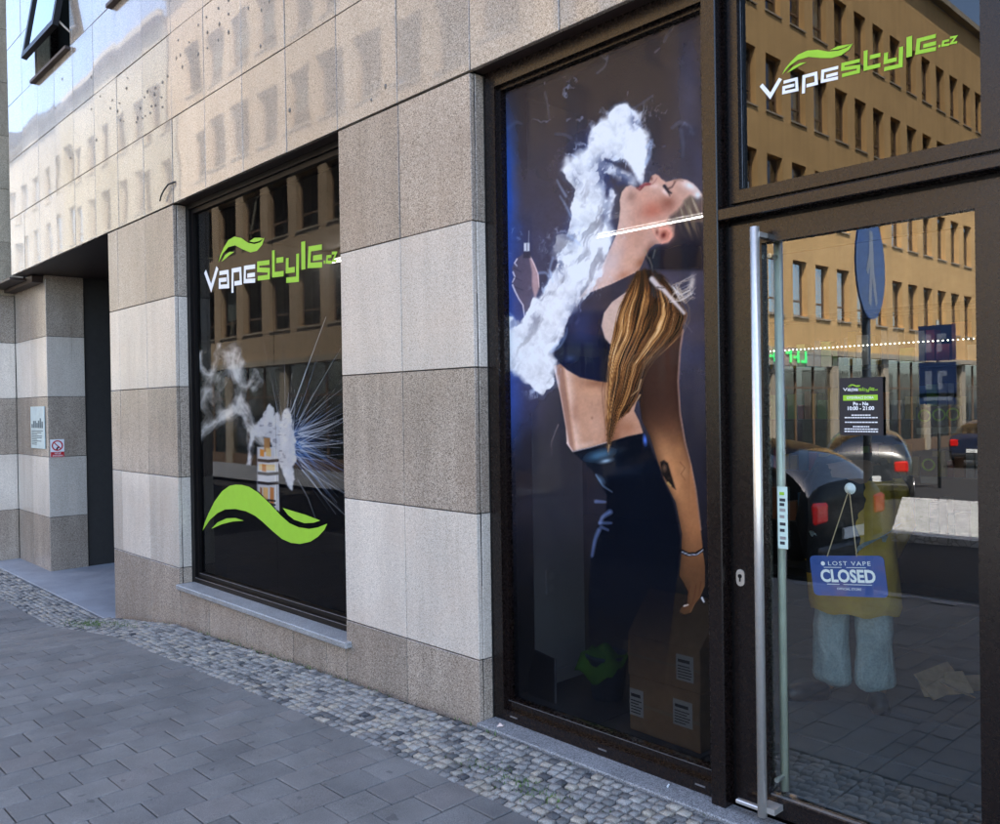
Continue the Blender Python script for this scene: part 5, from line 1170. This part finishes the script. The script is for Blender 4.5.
def sign_blue():
    b = NB('sign_gradient'); c = b.ramp(b.noise(9, 2, .5, b.objco()), [(.35, (.030, .075, .27)), (.55, (.045, .075, .26)), (.7, (.11, .085, .22))]); return b.fin(c, .4, 0, .4)
MB().ext(o_, 0, .004).build('plate', sign_blue(), cs)
b = MB(); put_text(b, 'CLOSED', .0, -.0012, -.022, .215, bold=.035, hscale=1.12); put_text(b, 'LOST VAPE', .012, -.0012, .040, .165, bold=.004, hscale=.8, spacing=1.25); put_text(b, 'OFFICIAL STORE', 0, -.0012, -.053, .095, bold=.0, hscale=.9)
for x0, x1, z in ((-.09, -.02, .031), (.0, .075, .031), (-.085, -.035, -.033), (-.02, .09, -.033)): b.box(x0, x1, -.0014, -.0006, z, z+.0022)
n = 12; b.add([(-.092+.0085*math.cos(2*math.pi*k/n), -.0012, .047+.0085*math.sin(2*math.pi*k/n)) for k in range(n)], [tuple(range(n))])
b.build('lettering', MT['white_vinyl'], cs, fix=False)
inv = (Matrix.Translation((-1.487, .190, .91)) @ Matrix.Rotation(R(-6.5), 4, 'Y')).inverted()
hk_ = inv @ Vector((p0.x, .155, p0.z)); 
for x in (-.072, .045): MB().tube([(x, .0, .074), (hk_.x, hk_.y, hk_.z)], .0022, 6).build('string', MT['tape'], cs)
MB().lathe([(0, -.012), (.022, -.010), (.012, .0), (.004, .006), (0, .006)], (0, 0, 0), 14).build('suction_hook', MT['paper'], cs).matrix_local = Matrix.Translation((hk_.x, hk_.y-.003, hk_.z)) @ Matrix.Rotation(R(90), 4, 'X')
st = thing('sticker_strip', 'narrow pale strip of payment stickers on the door glass', 'sticker', (-1.713, .1205, 1.12))
MB().box(-.021, .021, 0, .0012, -.122, .122).build('strip', plain('pale_strip', (.55, .68, .60), .5), st)
for i, (z, c) in enumerate(((.095, 'green_vinyl'), (.07, 'ink'), (.052, 'ink'), (.03, 'bead'), (.004, 'bead'), (-.025, 'ink'), (-.05, 'ink'), (-.08, 'bead'), (-.10, 'ink'))):
    MB().box(-.012, .012 if i % 2 else .008, -.001, -.0002, z-.006, z+.006).build('sticker', MT[c], st)
nt_ = thing('notice_board', 'pale green paper notice on the left pillar front', 'notice', (-12.36, .296, 1.38))
MB().cbox(-.31, .29, -.012, 0, -.27, .28, .003).build('sheet', plain('notice_paper', (.55, .64, .62), .35), nt_)
b = MB()
for k in range(9): b.box(-.27, random.uniform(-.05, .24), -.0136, -.0125, -.22+k*.022, -.21+k*.022)
for k in range(7): b.box(-.27+k*.075, -.215+k*.075, -.0136, -.0125, .0, random.uniform(.05, .14))
tag(b.build('print', plain('notice_ink', (.10, .14, .15), .6), nt_), kind='stuff')
pr_ = thing('prohibition_sign', 'small white and red prohibition sign on the pillar side', 'sign', (-11.962, .404, 1.118), R(90))
MB().box(-.082, .082, -.006, 0, -.115, .115).build('plate', MT['white_vinyl'], pr_)
RED = plain('sign_red', (.50, .015, .02), .4, var=.03)
MB().box(-.08, .08, -.0075, -.0062, -.112, -.045).build('red_panel', RED, pr_)
b = MB(); n = 28
for q in range(n):
    a0, a1 = 2*math.pi*q/n, 2*math.pi*(q+1)/n; b.quad([(r_*math.cos(a), -.0072, .035+r_*math.sin(a)) for r_, a in ((.052, a0), (.068, a0), (.068, a1), (.052, a1))])
b.quad([(-.045, -.0076, .072), (-.036, -.0076, .081), (.045, -.0076, -.002), (.036, -.0076, -.011)])
b.build('ring', RED, pr_, fix=False)
MB().add([(x, -.0066, z) for x, z in [(-.02, -.02), (.0, -.02), (.012, .0), (.03, .01), (.02, .03), (-.002, .018), (-.014, .0)]], [tuple(range(7))]).build('pictogram', MT['ink'], pr_, fix=False)
b = MB(); put_text(b, 'VSTUP', 0, -.0085, -.074, .08, bold=.02); put_text(b, 'ZAKÁZÁN', 0, -.0085, -.102, .125, bold=.02); b.build('lettering', MT['white_vinyl'], pr_, fix=False)

# ------------------------------------------------------------------ moss and weeds between the setts
b = MB(); b2 = MB()
def tufts(b, cx, cy, sx, sy, n, h):
    for k in range(n):
        x, y = random.gauss(cx, sx), min(-.03, random.gauss(cy, sy)); z = zg(x)-.012; a = random.uniform(0, 6.28); l_ = random.uniform(.4, 1.)*h; wd = random.uniform(.0025, .005); dx, dy = math.cos(a), math.sin(a); tl_ = random.uniform(.2, .9)*l_
        b.add([(x-dy*wd, y+dx*wd, z), (x+dy*wd, y-dx*wd, z), (x+dx*tl_, y+dy*tl_, z+l_)], [(0, 1, 2)])
for cx, cy, sx, sy, n, h in ((-8.45, -.34, .28, .07, 500, .035), (-7.9, -.25, .2, .08, 160, .03), (-2.72, -.36, .14, .045, 260, .026), (-3.05, -.38, .06, .03, 60, .022), (-5.5, -.04, 1.2, .012, 120, .03), (-2.3, -.30, .3, .08, 60, .018)): tufts(b, cx, cy, sx, sy, n, h)
tag(b.build('weeds', plain('weed_green', (.07, .13, .025), .8, var=.3, scale=60), fix=False), 'tiny green weeds and moss between the granite setts', 'weeds', kind='stuff')

for k, (x, y, lab) in enumerate(((500.5, 716.5, 'tiny pinkish paper scrap by the corner of the middle pier'), (668, 771, 'tiny white cigarette end on the threshold stone'))):
    p = PX(x, y, .05 if k else .02); p.z = -.081; t = thing('paper_scrap' if not k else 'cigarette_end', lab, 'litter', p, R(40+70*k))
    if k: MB().tube([(-.012, 0, .004), (.012, 0, .004)], .004, 8).build('filter', MT['paper'], t)
    else: MB().add([(-.02, -.012, .001), (.015, -.016, .006), (.02, .01, .002), (-.008, .018, .012), (0, 0, .016)], [(0, 1, 4), (1, 2, 4), (2, 3, 4), (3, 0, 4)]).build('crumpled_paper', plain('pink_paper', (.6, .48, .42), .8), t, fix=False)
